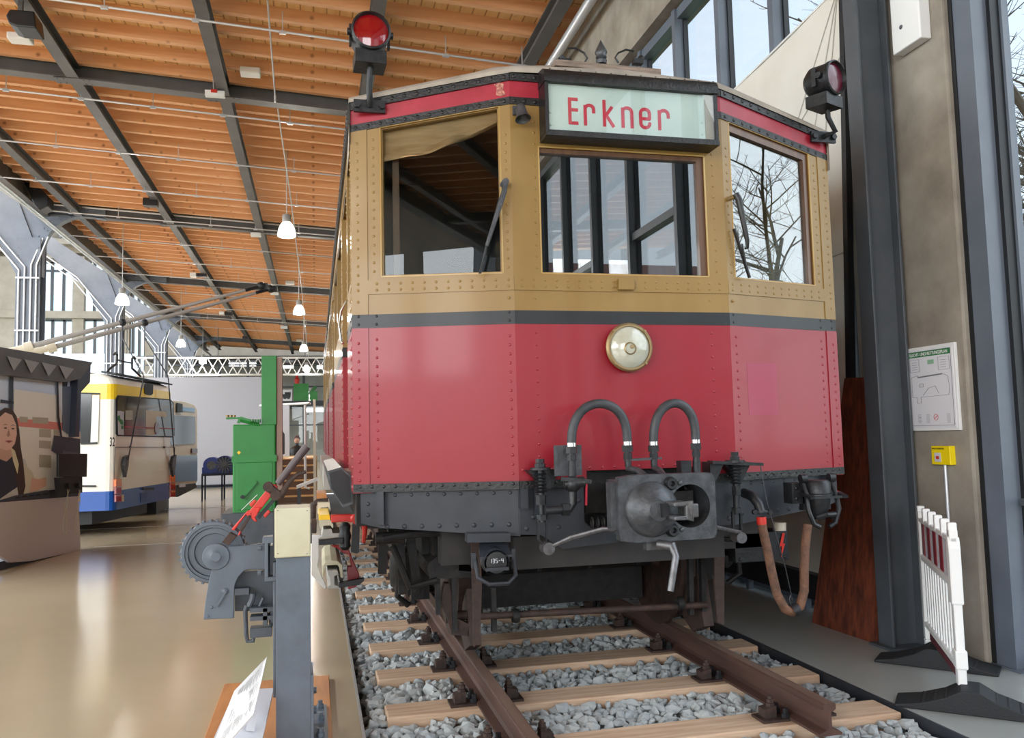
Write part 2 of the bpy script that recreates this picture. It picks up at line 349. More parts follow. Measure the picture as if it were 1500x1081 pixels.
for i, y in enumerate(BY):
    mb = MB(); ibeam_x(mb, y, RX0, RX1)
    b = mb.build('roof_beam', M['beam']); struct(b)
    if y > 10:
        MB().tube([(RX0, y-.15, zb(RX0)+.27), (RX1, y-.15, zb(RX1)+.27)], .03, 6).build('conduit', M['conduit'], b)
        mb = MB()
        for px in PURX if 'PURX' in globals() else (-5.85, -3.3, -.77):
            mb.box((px-.32, y-.13, zb(px)-.012), (px+.32, y+.13, zb(px)-.002))
            for dx in (-.26, -.16, .16, .26):
                for dy in (-.09, .09): mb.dome((px+dx, y+dy, zb(px)-.012), (0,0,-1), .022, 0, 6)
        mb.build('splice_plate', M['beam'], b)
PURX = (-8.36, -5.85, -3.3, -.77, 1.75)
for x in PURX:
    mb = MB(); ibeam_y(mb, x, -20, 63, .0, .24, .2); p = mb.build('roof_purlin', M['beam']); struct(p)
# right-hand drain pipe under the eaves and sprinkler pipes across the roof
MB().tube([(2.02, -20, 7.28), (2.02, 62, 7.28)], .075, 10).build('drain_pipe', M['conduit'])
tag(bpy.data.objects['drain_pipe'], 'galvanised pipe running along the top of the right wall under the roof', 'pipe')
k = 0; names = ['nearest', 'second', 'third', 'fourth', 'fifth', 'sixth', 'seventh', 'eighth', 'ninth', 'tenth', 'eleventh', 'twelfth', 'thirteenth', 'fourteenth']
for k, y in enumerate((9.7, 12.66, 16.4, 19.4, 22.3, 25.3, 28.3, 31.3, 34.3, 38.0, 42, 45.5, 49.5)):
    t = MB().tube([(RX0, y, zb(RX0)-.08), (RX1-.2, y, zb(RX1-.2)-.08)], .018, 6).build('sprinkler_pipe', M['conduit'])
    tag(t, f'{names[k]} of the thin grey pipes hung across under the timber roof', 'pipe', 'sprinkler pipes under the roof')
    for x in [-8.4+1.25*q for q in range(9)]:
        MB().box((x-.008, y-.008, zb(x)-.08), (x+.008, y+.008, zb(x)+.24)).box((x-.05, y-.025, zb(x)-.115), (x+.05, y+.025, zb(x)-.07)).build('hanger', M['conduit'], t)
# ---- riveted columns along the nave
def column(y, label):
    X0, X1 = -9.92, -9.3; t = thing('steel_column', label, 'column', (-9.6, y, F), 'riveted columns along the nave')
    mb = MB()
    mb.box((X0, y-.28, F), (X1, y-.24, 7.3)); mb.box((X0, y+.24, F), (X1, y+.28, 7.3)); mb.box((X0+.12, y-.24, F), (X0+.16, y+.24, 7.3)); mb.box((X1-.16, y-.24, F), (X1-.12, y+.24, 7.3))
    z = .4
    while z < 7.2:
        for x in (X0+.05, X1-.05): mb.dome((x, y-.28, z), (0,-1,0), .018, 0, 6)
        z += .22
    mb.build('shaft', M['column'], t)
    # curved bracket to the roof beam
    R = 1.15; cx, cz = X1+R, zb(X1)-.05-R-.05; prof = [(X0, 6.4), (X1, 6.2)]
    for q in range(9):
        a = PI-(PI/2)*q/8; prof.append((cx+R*math.cos(a), cz+R*math.sin(a)+.05))
    prof += [(cx+.5, zb(cx+.5)-.02), (cx+.5, zb(cx+.5)+.3), (X0, zb(X0)+.3)]
    mb = MB(); mb.prism([(x, y-.13, z) for x, z in prof], (0, .26, 0))
    for q in range(1, 9):
        a = PI-(PI/2)*q/8
        for rr in (.08, .2): mb.dome((cx+(R+rr)*math.cos(a), y-.13, cz+.05+(R+rr)*math.sin(a)), (0,-1,0), .028, 0, 6)
    mb.build('arched_bracket', M['column'], t)
    # rib rising over the nave
    mb = MB(); a = V(X0+.35, 0, 6.3); pts = [(X0+.05, 6.1), (X1-.1, 6.9), (X1-.6, 8.3), (X0-1.6, 9.4), (X0-5.4, 12.3), (X0-5.6, 11.9), (X0-2.0, 8.9), (X0-.7, 7.6)]
    mb.prism([(x, y-.2, z) for x, z in pts], (0, .4, 0)); mb.build('nave_rib', M['column'], t)
    mb = MB()
    for i, x in enumerate((-9.83, -9.68, -9.52, -9.38)): mb.tube([(x, y-.33, F), (x, y-.33, 6.35+.09*i), (x-1.3, y-.33, 8.0+.09*i), (x-4, y-.33, 10.0+.09*i)] if i < 2 else [(x, y-.33, F), (x, y-.33, 6.5), (x+.25, y-.2, 7.2+.05*i)], .026, 6)
    for z in (2.5, 4.6, 6.1): mb.box((-9.9, y-.37, z), (-9.3, y-.29, z+.04))
    mb.build('conduit', M['conduit'], t)
for i, y in enumerate(BY[3:]):
    column(y-.4 if i == 0 else y, ['nearest grey steel column with conduits at the left edge', 'second grey riveted column, behind the yellow and white bus roof', 'third riveted column, right of the large arched end window', 'fourth riveted column, beyond the lighting truss', 'fifth and farthest riveted column by the office floor'][i])
# girder and cable tray along the column tops
g = MB()
for dz, wd in ((-.1, .35), (.55, .35)): g.box((RX0-wd/2, -20, zb(RX0)+dz), (RX0+wd/2, 63, zb(RX0)+dz+.04))
g.box((RX0-.01, -20, zb(RX0)-.1), (RX0+.01, 63, zb(RX0)+.58)); struct(g.build('eaves_girder', M['beam']))
t = MB().tube([(-9.0, -10, 7.65), (-9.0, 63, 7.65)], .05, 6).tube([(-8.9, -10, 7.5), (-8.9, 63, 7.5)], .03, 6).build('cable_duct', M['conduit'])
tag(t, 'pale pipes running along the column tops at the roof edge', 'pipe')
# ---- nave, end walls, far side
struct(MB().box((-30.3, -22, F), (-30, 72, 2)).box((-30.3, -22, 11), (-30, 72, 17)).build('wall_left', M['stone']))
struct(MB().box((-30.3, -22, 2), (-30.2, 72, 11)).build('window_60', M['winsky']))
nr = MB(); nr.box((-30, -22, 17), (-26, 72, 17.3)).box((-13.5, -22, 17), (-9.3, 72, 17.3)); nr.box((-9.6, -22, 8.6), (-9.4, 72, 17.3))
struct(nr.build('ceiling_nave', M['boards']))
# far nave end wall: arched windows, cornice
EY = 68
def exy(px, py): return at(px, py, Y=EY)
mb = MB()
def erect(mbx, x0, y0, x1, y1, d0=0, d1=.5, m=0):
    a = exy(x0, y0); b = exy(x1, y1); mbx.box((a.x, EY-d1, b.z), (b.x, EY-d0, a.z), m)
P0 = exy(-160, 380); P1 = exy(300, 575)
struct(MB().box((-60, EY+.6, F), (3, EY+.9, 26)).build('wall_far', M['stone']))
mb = MB(); erect(mb, -220, 330, 330, 378); erect(mb, -220, 455, 330, 470, 0, .9); erect(mb, -200, 585, 330, 645)
for (x0, x1) in ((-12, 44), (111, 124), (187, 191), (222, 330)): erect(mb, x0, 378, x1, 590, 0, .7)
erect(mb, -220, 355, 330, 362, 0, 1.4); erect(mb, -220, 318, 330, 326, 0, 1.2); struct(mb.build('wall_far_frame', M['stone']))
mb = MB()
for x in range(44, 230, 16): erect(mb, x, 332, x+2, 352, .4, .9)
struct(mb.build('trim_4', M['beamlight']))
wn = 61
for (x0, x1) in ((-90, -12), (44, 111), (124, 187), (187, 222)):
    for (y0, y1) in ((384, 457), (469, 578)):
        a = exy(x0, y0); b = exy(x1, y1); wq = MB()
        wq.box((a.x, EY-.1, b.z), (b.x, EY, a.z)); o = struct(wq.build(f'window_{wn}', M['winsky'])); wn += 1
        mb = MB(); n = 4
        for i in range(n+1):
            x = a.x+(b.x-a.x)*i/n; mb.box((x-.09, EY-.28, b.z), (x+.09, EY-.1, a.z))
        mz = (a.z+b.z)/2+ (1.2 if y0 < 400 else 0)
        mb.box((a.x, EY-.25, mz-.07), (b.x, EY-.1, mz+.07)); mb.box((a.x, EY-.28, a.z-.1), (b.x, EY-.1, a.z)); mb.build('window_frame', M['anth'], o)
# arch spandrels
for (x0, x1) in ((44, 111), (-90, -12)):
    a = exy(x0, 380); b = exy(x1, 395); mb = MB(); n = 12; top = [(a.x, a.z+.3), (b.x, a.z+.3)]
    cur = []
    for i in range(n+1):
        u = i/n; x = b.x+(a.x-b.x)*u; cur.append((x, b.z+(a.z-b.z)*math.sqrt(max(0, 1-(2*u-1)**2))**1.0))
    mb.prism([(x, EY-.75, z) for x, z in top+cur], (0, .4, 0)); struct(mb.build('trim_5', M['stone']))
# sloping gable below roof at right of the windows
a = exy(190, 570); b = exy(262, 495); mb = MB(); mb.prism([(a.x, EY-1.2, a.z), (b.x, EY-1.2, b.z), (b.x+12, EY-1.2, b.z+1), (b.x+12, EY-1.2, 0), (a.x, EY-1.2, 0)], (0, .4, 0)); struct(mb.build('wall_gable', M['stone']))
# wall behind the camera
mb = MB(); mb.box((-30, -22.3, F), (2.6, -22, 1)).box((-30, -22.3, 9), (2.6, -22, 17))
for x in range(-30, 3, 4): mb.box((x, -22.4, 1), (x+.7, -22, 9))
struct(mb.build('wall_front', M['concrete']))
# ---- glass office block at the far end of the aisle
OY = 61.0
def oxy(px, py, Y=OY): return at(px, py, Y=Y)
zf = [F, oxy(440, 588).z, oxy(440, 527).z]
struct(MB().box((-14, 66, F), (2.6, 66.3, 9)).build('wall_office_back', M['stone']))
t = thing('office_floor', 'two storey glazed office block at the far end of the hall', 'building', (-5, OY, F))
MB().box((-13, OY-1, zf[1]-.35), (2.6, 66, zf[1])).box((-13, OY, zf[2]), (2.6, 66, zf[2]+.3)).build('floor_slab', M['under'], t)
mb = MB()
for x in [-12+1.9*k for k in range(8)]: mb.box((x-.09, OY-.1, F), (x+.09, OY+.1, zf[2]))
for z in (zf[1]+1.0, zf[2]-.4, 2.4): mb.box((-13, OY-.06, z), (2.6, OY+.06, z+.1))
mb.build('frame', M['anth'], t)
MB().box((-13, OY+.02, F), (2.6, OY+.04, zf[2])).build('glass_front', M['glazing'], t)
mb = MB()
for px0, px1, py in ((335, 350, 531), (352, 375, 531), (408, 430, 534), (464, 478, 535), (448, 476, 598)):
    a = oxy(px0, py, 63); b = oxy(px1, py+5, 63); mb.box((a.x, 63, b.z), (b.x, 63.3, a.z))
mb.build('fluorescent_light', M['tubeglow'], t)
for (px0, py0, px1, py1, mt, nm, lb, ct) in ((430, 562, 452, 582, 'green', 'display_crate', 'green display crate on the upper office floor', 'crate'), (411, 571, 428, 581, 'paper', 'car_poster', 'poster of an old car on the upper office floor', 'poster'),
        (454, 573, 465, 585, 'green', 'model_crane', 'small light green machine on the upper office floor', 'machine'), (432, 548, 438, 562, 'signalred', 'red_figure', 'small red object on the upper office floor', 'display object')):
    a = oxy(px0, py0, 60.2); b = oxy(px1, py1, 60.2); b.z = zf[1] if nm != 'red_figure' else b.z; q = MB().box((a.x, 60.1, b.z), (b.x, 60.5, a.z))
    if nm == 'model_crane': q.prism([(a.x-.1, 60.5, a.z-.1), (a.x+.3, 60.5, a.z+.4), (a.x+.5, 60.5, a.z+.3), (a.x+.2, 60.5, a.z-.1)], (0, .2, 0))
    if nm == 'car_poster': q = MB().box((a.x, 60.0, b.z), (b.x, 60.04, a.z))
    if nm == 'red_figure': q = MB().lathe([(0,0),(.16,0),(.2,.3),(.08,.45),(.12,.6),(0,.7)], ((a.x+b.x)/2, 60.2, b.z), (0,0,1), 10)
    o = q.build(nm, M[mt]); tag(o, lb, ct)
    if nm == 'car_poster':
        c = (a+b)/2; MB().box((a.x+.15, 59.97, c.z-.12), (b.x-.1, 59.99, c.z+.08)).box((c.x-.1, 59.97, c.z+.05), (c.x+.3, 59.99, c.z+.22)).lathe([(0,0),(.13,0),(.13,.02),(0,.02)], (a.x+.3, 59.98, c.z-.14), (0,-1,0), 10).lathe([(0,0),(.13,0),(.13,.02),(0,.02)], (b.x-.25, 59.98, c.z-.14), (0,-1,0), 10).build('car_picture', M['under'], o)
# ---- right wall: concrete head, pillar, glazing bays
WX = 2.4
struct(MB().box((2.3, -22, 6.28), (2.75, 62, 8.0)).box((2.3, 14.05, F), (2.75, 14.9, 6.3)).build('wall_right', M['concrete']))
struct(MB().box((2.39, 4.53, F), (2.78, 5.62, 6.3)).build('wall_pillar', M['concrete'], None, .015))
wi = 1
def bay(y0, y1, mid=None, z1=6.26):
    global wi
    mb = MB(); o = mb.box((WX, y0, F), (WX+.13, y0+.085, z1), 0).box((WX+.13, y0+.005, F), (WX+.17, y0+.08, z1), 1)
    mb.box((WX+.05, y0, F), (WX+.17, y1, F+.16), 0).box((WX+.03, y0, z1-.12), (WX+.17, y1, z1), 0)
    mb.box((WX+.1, y0+.085, F+.16), (WX+.15, y0+.11, z1-.12), 1).box((WX+.1, y1-.025, F+.16), (WX+.15, y1, z1-.12), 1)
    if mid: mb.box((WX+.04, y0, mid), (WX+.17, y1, mid+.1), 0)
    r = struct(mb.build(f'window_{wi}', [M['alu'] if y0 > 5 else M['anth'], M['anthd']])); wi += 1
    MB().box((WX+.125, y0+.085, F+.16), (WX+.135, y1, z1-.12)).build('pane', M['glazing'], r)
ys2 = [5.64, 6.58, 7.6, 8.64, 9.7, 10.76, 11.82, 12.9, 14.0]
for a, b in zip(ys2[:-1], ys2[1:]): bay(a, b)
for k_ in range(15): bay(15.0+3.1*k_, 18.0+3.1*k_)
# tall glass door leaf next to the pillar
d = MB(); d.box((2.44, 4.35, F), (2.56, 4.5, 6.28), 0).box((2.43, 4.5, F), (2.5, 4.535, 6.28), 1).box((2.56, 4.32, F), (2.63, 4.42, 6.28), 1).box((2.63, 4.3, F), (2.68, 4.36, 6.28), 0)
d.box((2.42, 4.3, F), (2.6, 4.52, F+.012), 0)
r = struct(d.build('door_1', [M['alu'], M['anthd']]))
MB().box((2.655, 1.5, F+.02), (2.665, 4.32, 6.28)).build('pane', M['glazing'], r)
h = MB(); h.box((2.5, 1.6, .845), (2.53, 4.3, .885)); 
for y in (4.25, 4.05): h.box((2.52, y-.03, .86), (2.64, y+.03, .88))
h.build('push_bar', M['anth'], r)
MB().box((2.56, 1.5, F), (2.72, 4.32, F+.1)).build('door_frame', M['anth'], r)
for a in (-16.5, -15, -13.5, -12, -10.5, -9, -7.5, -6, -4.5, -3, -1.5, 0.0): bay(a, a+1.5, mid=3.9 if int(a*2) % 2 else 2.6)
# ---- steel H column
t = thing('steel_column', 'dark grey steel column in front of the concrete pillar', 'column', (2.2, 5.1, F))
MB().box((2.09, 5.01, F), (2.11, 5.16, 8)).box((2.11, 5.075, F), (2.33, 5.095, 8)).box((2.33, 5.01, F), (2.35, 5.16, 8)).build('profile', M['anth'], t, .004)
MB().box((2.04, 4.97, F), (2.38, 5.2, F+.015)).build('base_plate', M['anth'], t)
# ================================================================== outdoors
struct(MB().box((2.76, -45, F-.25), (7, 60, F-.06)).build('pavement', M['paving']))
struct(MB().box((7, -45, F-.25), (60, 80, F-.02)).build('lawn', M['grass']))
def tree_mesh(seed, h=9, n0=7):
    rnd = random.Random(seed); mb = MB()
    def br(p, d, L, r, lev):
        pts = [p]; q = p.copy(); dd = d.copy(); seg = 4
        for i in range(seg):
            dd = (dd+V(rnd.uniform(-.16,.16), rnd.uniform(-.16,.16), rnd.uniform(-.05,.14))).normalized(); q = q+dd*(L/seg); pts.append(q.copy())
        mb.tube(pts, [r*(1-.6*i/seg) for i in range(seg+1)], 6 if lev < 2 else 3, 0, lev < 2, False)
        if lev >= 4: return
        k = n0 if lev == 0 else (5 if lev < 3 else 4)
        for i in range(k):
            u = rnd.uniform(.3, 1.0) if lev else .25+.75*i/k
            j = min(seg-1, int(u*seg)); bp = pts[j].lerp(pts[j+1], u*seg-j)
            a = rnd.uniform(0, 2*PI); side = V(math.cos(a), math.sin(a), rnd.uniform(-.1,.5)).normalized()
            nd = (dd*rnd.uniform(.3,.8)+side).normalized(); br(bp, nd, L*rnd.uniform(.42,.62), r*.48, lev+1)
    br(V(0,0,0), V(0,0,1), h, h*.02, 0); return mb
def place_tree(mbx, loc, label):
    t = thing('bare_tree', label, 'tree', loc, 'bare trees outside the glazing'); q = MB(); q.v = [(v[0]+loc[0], v[1]+loc[1], v[2]+loc[2]) for v in mbx.v]; q.f = mbx.f; q.m = mbx.m; q.s = mbx.s
    q.build('branches', M['bark'], t); return t
T1 = tree_mesh(3, 9, 9); T2 = tree_mesh(11, 8, 10)
t1 = place_tree(T1, (12.9, 12.3, F), 'bare tree outside the glass door, nearest of those at the right edge')
t2 = place_tree(T2, (16.4, 15.4, F), 'second bare tree behind the nearest one, seen through the glass at the right edge')
for i, (x, y, base, lb, rz) in enumerate(((20.3, 18.6, t1, 'third bare tree back, seen through the glass at the right edge', 2.1), (25, 22.8, t2, 'farthest bare tree at the far side of the lawn', 1.0), (18.2, 16.4, t1, 'bare tree leaning over the dry bushes outside', 3.0), (19.6, 1.0, t2, 'bare tree outside, well to the right of the glass door', 1.0), (24, -8, t1, 'bare tree outside, reflected in the right cab window', 4.0), (27, 1, t2, 'bare tree outside, reflected beside the right wiper', 5.1))):
    dup(base, (x, y, F), lb, rz)
rnd = random.Random(5); mb = MB()
for i in range(900):
    x = rnd.uniform(10.5, 17.5); y = rnd.uniform(10.0, 16); a = rnd.uniform(0, 2*PI); L = rnd.uniform(.8, 2.0)
    p = V(x, y, F+rnd.uniform(0, .8)); d = V(math.cos(a), math.sin(a), 1.4).normalized(); q = p+d*L; e = q+V(math.cos(a), math.sin(a), -.4)*L*.5
    mb.tube([p, q, e], .014, 3, 0, False, False)
b = mb.build('dry_bush', M['hedge']); tag(b, 'tangle of dry leafless bushes behind the lawn outside', 'bush'); b['kind'] = 'stuff'
mb = MB()
for i in range(260):
    p = V(rnd.uniform(13.5, 19), rnd.uniform(17, 19), rnd.uniform(.4, 3.2)); mb.ball(p, rnd.uniform(.25, .5), 0, 6)
tag(mb.build('evergreen_bush', mat('evergreen_leaves', (70,84,52), .9, rgb2=(46,60,38), scale=6)), 'dark green evergreen bush beyond the dry bushes outside', 'bush')
t = thing('brick_building', 'red brick building outside, reflected in the middle cab window', 'building', (12, -30, F))
MB().box((4, -34, F), (24, -28, 7)).build('facade', M['brick'], t)
MB().prism([(3.6, -27.7, 7), (3.6, -34.3, 7), (3.6, -31, 10)], (20.8, 0, 0)).build('roof', mat('roof_tiles', (120,74,60), .8), t)
for x in range(5, 23, 3):
    for z in (1.2, 4.2): MB().box((x, -28.06, z), (x+1.2, -27.95, z+1.7)).build('window', M['winsky'], t)
# ================================================================== the track
for sgn, lb in ((-1, 'left brown rail of the track under the red railcar'), (1, 'right brown rail of the track, ending at its sawn face near the camera')):
    xc = sgn*.7535; y0 = 3.74 if sgn > 0 else 3.2; prof = [(-.0625,-.155),(.0625,-.155),(.0625,-.142),(.02,-.128),(.009,-.112),(.009,-.045),(.034,-.03),(.035,-.008),(.029,0),(-.029,0),(-.035,-.008),(-.034,-.03),(-.009,-.045),(-.009,-.112),(-.02,-.128),(-.0625,-.142)]
    mb = MB(); mb.prism([(xc+a, y0, b) for a, b in prof], (0, 20-y0, 0), 0); mb.box((xc-.027, y0, -.0005), (xc+.027, 20, .0012), 1)
    o = mb.build('rail', [M['rail'], M['railtop']]); tag(o, lb, 'rail')
SY = [3.215+.735*k for k in range(24)]
sl0 = None
ords = ['first', 'second', 'third', 'fourth', 'fifth', 'sixth', 'seventh', 'eighth', 'ninth', 'tenth', 'eleventh', 'twelfth', 'thirteenth', 'fourteenth', 'fifteenth', 'sixteenth', 'seventeenth', 'eighteenth', 'nineteenth', 'twentieth']
sleeper_tops = []
for k, y in enumerate(SY[:20]):
    if sl0 is None:
        sl0 = MB().box((-1.317, y, -.32), (1.317, y+.235, -.163)).build('sleeper', M['sleeper'], None, .008); o = sl0
    else: o = sl0.copy(); COL.objects.link(o); o.location = sl0.location+V(0, y-SY[0], 0)
    tag(o, f'pale oak sleeper under the rails, {ords[k]} from the near end of the track', 'sleeper', 'oak sleepers of the track')
def fastener(x, y, side, label):
    t = thing('rail_clamp', label, 'rail clamp', (x, y, -.163), 'bolted clamps holding the rails')
    MB().box((x-.075, y-.065, -.163), (x+.075, y+.065, -.15)).build('base_plate', M['rust'], t)
    s = -side
    MB().prism([(x-s*.015, y-.035, -.148), (x-s*.015, y-.035, -.09), (x+s*.05, y-.035, -.105), (x+s*.05, y-.035, -.148)], (0, .07, 0)).build('clip', M['rust'], t)
    MB().hexnut((x+s*.0, y, -.1), (0,0,1), .024, .02).cyl((x, y, -.1), (x, y, -.045), .012, 8).hexnut((x, y, -.078), (0,0,1), .02, .018).build('bolt', M['rust'], t)
    for dy in (-.045, .045): MB().hexnut((x-s*.06, y+dy, -.148), (0,0,1), .022, .022).hexnut((x-s*.06, y+dy, -.126), (0,0,1), .014, .025).build('sleeper_screw', M['ironblk'], t)
    return t
fb = None
for k, y in enumerate(SY[:14]):
    for sgn in (-1, 1):
        for side in (-1, 1):
            x = sgn*.7535+side*.135
            lb = f"rusty bolted clamp on the {'left' if side < 0 else 'right'} side of the {'left' if sgn < 0 else 'right'} rail, on the {ords[k]} sleeper"
            if side not in (fb or {}):
                fb = fb or {}; fb[side] = fastener(x, y+.117, -side, lb)
            else: dup(fb[side], (x, y+.117, -.163), lb)
# ballast stones
def ballast():
    rnd = random.Random(2); t = (1+5**.5)/2
    iv = [Vector(v).normalized() for v in ((-1,t,0),(1,t,0),(-1,-t,0),(1,-t,0),(0,-1,t),(0,1,t),(0,-1,-t),(0,1,-t),(t,0,-1),(t,0,1),(-t,0,-1),(-t,0,1))]
    fc = [(0,11,5),(0,5,1),(0,1,7),(0,7,10),(0,10,11),(1,5,9),(5,11,4),(11,10,2),(10,7,6),(7,1,8),(3,9,4),(3,4,2),(3,2,6),(3,6,8),(3,8,9),(4,9,5),(2,4,11),(6,2,10),(8,6,7),(9,8,1)]
    mb = MB()
    kinds = []
    for k in range(24): kinds.append([v*rnd.uniform(.68, 1.25) for v in iv])
    def stone(x, y, z, r):
        R = Matrix.Rotation(rnd.uniform(0, 6.28), 3, 'Z') @ Matrix.Rotation(rnd.uniform(0, 6.28), 3, 'X'); s = V(rnd.uniform(.8, 1.5), rnd.uniform(.7, 1.1), rnd.uniform(.5, .85))
        mb.add([R @ V(v.x*s.x*r, v.y*s.y*r, v.z*s.z*r)+V(x, y, z) for v in rnd.choice(kinds)], fc)
    def free(x, y, r):
        for s0 in SY:
            if s0-.0 < y+r*.4 and y-r*.4 < s0+.235 and abs(x) < 1.317+r*.3: return False
        return True
    n = 0
    for layer, zz in ((0, -.26), (1, -.212)):
        y = 2.4
        while y < 13:
            st = .052 if y < 8 else .07; x = PL+.02
            while x < PR_-.01:
                xx = x+rnd.uniform(-.018, .018); yy = y+rnd.uniform(-.018, .018); r = rnd.uniform(.025, .043)*(1 if st < .06 else 1.35)
                x += st
                if y > 9 and -1.0 < xx < PR_: continue
                if abs(abs(xx)-.7535) < .07: zt = -.25
                else: zt = zz
                if abs(abs(xx)-.7535) < .13 and not layer: continue
                if not free(xx, yy, r): continue
                if xx < PL+.03 or xx > PR_-.03: continue
                stone(xx, yy, zt+rnd.uniform(-.012, .016), r)
            y += st
    o = mb.build('ballast', M['ballast']); tag(o, 'loose angular grey ballast stones between and beside the sleepers', 'gravel'); o['kind'] = 'stuff'
ballast()
# ================================================================== the red and ochre railcar
C0, D0, S0 = .022, 4.405, .246
FW = math.hypot(.867, S0)
def FP(k, s, z, o=0.0):
    if k == 'C': return V(C0+s, D0-o, z)
    g = -1 if k == 'L' else 1
    return V(C0+g*(.645+.867/FW*s)+g*(S0/FW)*o, D0+S0/FW*s-.867/FW*o, z)
FN = {'C': V(0,-1,0), 'L': V(-S0/FW, -.867/FW, 0), 'R': V(S0/FW, -.867/FW, 0)}
def fpoly(mbx, k, pts, o0, o1, m=0): return mbx.prism([FP(k, s, z, o0) for s, z in pts], FN[k]*(o1-o0), m)
def frect(mbx, k, s0, s1, z0, z1, o0, o1, m=0): return fpoly(mbx, k, [(s0,z0),(s1,z0),(s1,z1),(s0,z1)], o0, o1, m)
def riv(mbx, k, s, z, r=.0085, o=0.0, m=0): mbx.dome(FP(k, s, z, o), FN[k], r, m, 8, .42)
car = thing('railcar', 'red and ochre electric railcar with three cab windows and a destination box', 'railcar', (C0, D0, 0))
TOPS = lambda z0, z1: (lambda s: z0+(z1-z0)*s/.9012)
zy, zk, zr, zb2, zro = TOPS(3.195,3.067), TOPS(3.237,3.108), TOPS(3.33,3.192), TOPS(3.372,3.236), TOPS(3.398,3.262)
# lower red front with opening over the coupler, seams and rivets
mb = MB()
for k in 'LR':
    frect(mb, k, 0, .9012, 1.10, 1.955, -.05, 0); frect(mb, k, .81, .9012, 1.10, 1.955, 0, .006)
    for i in range(17):
        z = 1.14+i*.05
        riv(mb, k, .765, z-.0, m=0) if i % 1 == 0 and z < 1.93 else None
        if z < 1.93: riv(mb, k, .865, z-.02, o=.006); riv(mb, k, .03 if k == 'L' else .045, z)
for (a, b, z) in ((-.645, -.26, 1.10), (-.26, .39, 1.142), (.39, .645, 1.10)): frect(mb, 'C', a, b, z, 1.955, -.05, 0)
for i in range(12):
    z = 1.16+i*.068; riv(mb, 'C', -.525, z); riv(mb, 'C', .525, z)
for i in range(9): riv(mb, 'C', -.24+i*.072, 1.158)
for i in range(7): riv(mb, 'C', -.62+i*.055, 1.158)
mb.build('red_front_panel', M['red'], car)
mb = MB()
for k in 'LR': frect(mb, k, 0, .9012, 1.955, 2.03, -.05, .0015)
frect(mb, 'C', -.645, .645, 1.955, 2.03, -.05, .0015)
for k in 'LR':
    for s in (.03, .765, .865): riv(mb, k, s, 1.975, o=.0015); riv(mb, k, s, 2.02, o=.0015)
mb.build('black_belt_stripe', M['belt'], car)
for k in 'LR':
    mb = MB(); frect(mb, k, 0, .9012, 1.056, 1.10, -.05, .008)
    for i in range(14): riv(mb, k, .03+i*.064, 1.085, .0095, .008)
    if k == 'L': frect(mb, 'C', -.645, -.26, 1.056, 1.10, -.05, .008)
    else: frect(mb, 'C', .39, .645, 1.056, 1.10, -.05, .008)
    for s in (-.6, -.52, -.44) if k == 'L' else (.45, .52, .59): riv(mb, 'C', s, 1.085, .0095, .008)
    mb.build('black_sill_angle', M['blackrough'], car)
# ochre window band
def ochre_side(mb, k):
    frect(mb, k, 0, .9012, 2.03, 2.24, -.05, 0); frect(mb, k, .0, .9012 if 0 else .81, 2.142, 2.222, 0, .006)
    fpoly(mb, k, [(0,2.24),(.06,2.24),(.06,zy(.06)),(0,zy(0))], -.05, 0); fpoly(mb, k, [(.735,2.24),(.9012,2.24),(.9012,zy(.9012)),(.735,zy(.735))], -.05, 0)
    fpoly(mb, k, [(.81,2.03),(.9012,2.03),(.9012,zy(.9012)),(.81,zy(.81))], 0, .006)
    for i in range(17):
        z = 2.27+i*.05
        if z < 3.03: riv(mb, k, .03, z); riv(mb, k, .865, z-.02, o=.006); riv(mb, k, .775, z)
    for s in [.1+.066*j for j in range(11)]:
        for z in (2.165, 2.2): riv(mb, k, s, z, o=.006)
    for z in (2.165, 2.2, 2.1): riv(mb, k, .865, z, o=.006); riv(mb, k, .03, z, o=.006)
mb = MB(); ochre_side(mb, 'L'); ochre_side(mb, 'R')
frect(mb, 'C', -.645, .645, 2.03, 2.24, -.05, 0); frect(mb, 'C', -.645, .645, 2.142, 2.222, 0, .006)
frect(mb, 'C', -.645, -.485, 2.24, 3.2, -.05, 0); frect(mb, 'C', .525, .645, 2.24, 3.2, -.05, 0); frect(mb, 'C', -.485, .525, 2.96, 3.2, -.05, 0)
for s in [-.6+.066*j for j in range(19)]:
    if abs(s) > .06:
        for z in (2.165, 2.2): riv(mb, 'C', s, z, o=.006)
for i in range(14):
    z = 2.27+i*.064
    riv(mb, 'C', -.51, z); riv(mb, 'C', .575, z)
for i in range(9): riv(mb, 'C', -.4+i*.1, 2.985)
for s, z in ((.525, 2.1), (-.525, 2.1)): riv(mb, 'C', s, z)
mb.build('ochre_window_band', M['ochre'], car)
# upper fascia: black riveted strips with a red band
mb = MB(); mr_ = MB()
def strip(mbx, k, za, zb_, o0, o1):
    fpoly(mbx, k, [(0,za(0)),(.9012,za(.9012)),(.9012,zb_(.9012)),(0,zb_(0))], o0, o1)
for k in 'LR':
    strip(mb, k, zy, zk, -.05, .006); strip(mr_, k, zk, zr, -.05, .001); strip(mb, k, zr, zb2, -.05, .012)
    for i in range(13):
        s = .03+i*.07; riv(mb, k, s, zy(s)+.02, .011, .006); riv(mb, k, s, zr(s)+.024, .012, .012)
for (za, ze, o, q) in ((3.195, 3.237, .006, mb), (3.237, 3.33, .001, mr_), (3.33, 3.372, .012, mb)): frect(q, 'C', -.645, .645, za, ze, -.05, o)
for s in (-.62, -.56, -.5, .58, .62): riv(mb, 'C', s, 3.215, .011, .006); riv(mb, 'C', s, 3.354, .012, .012)
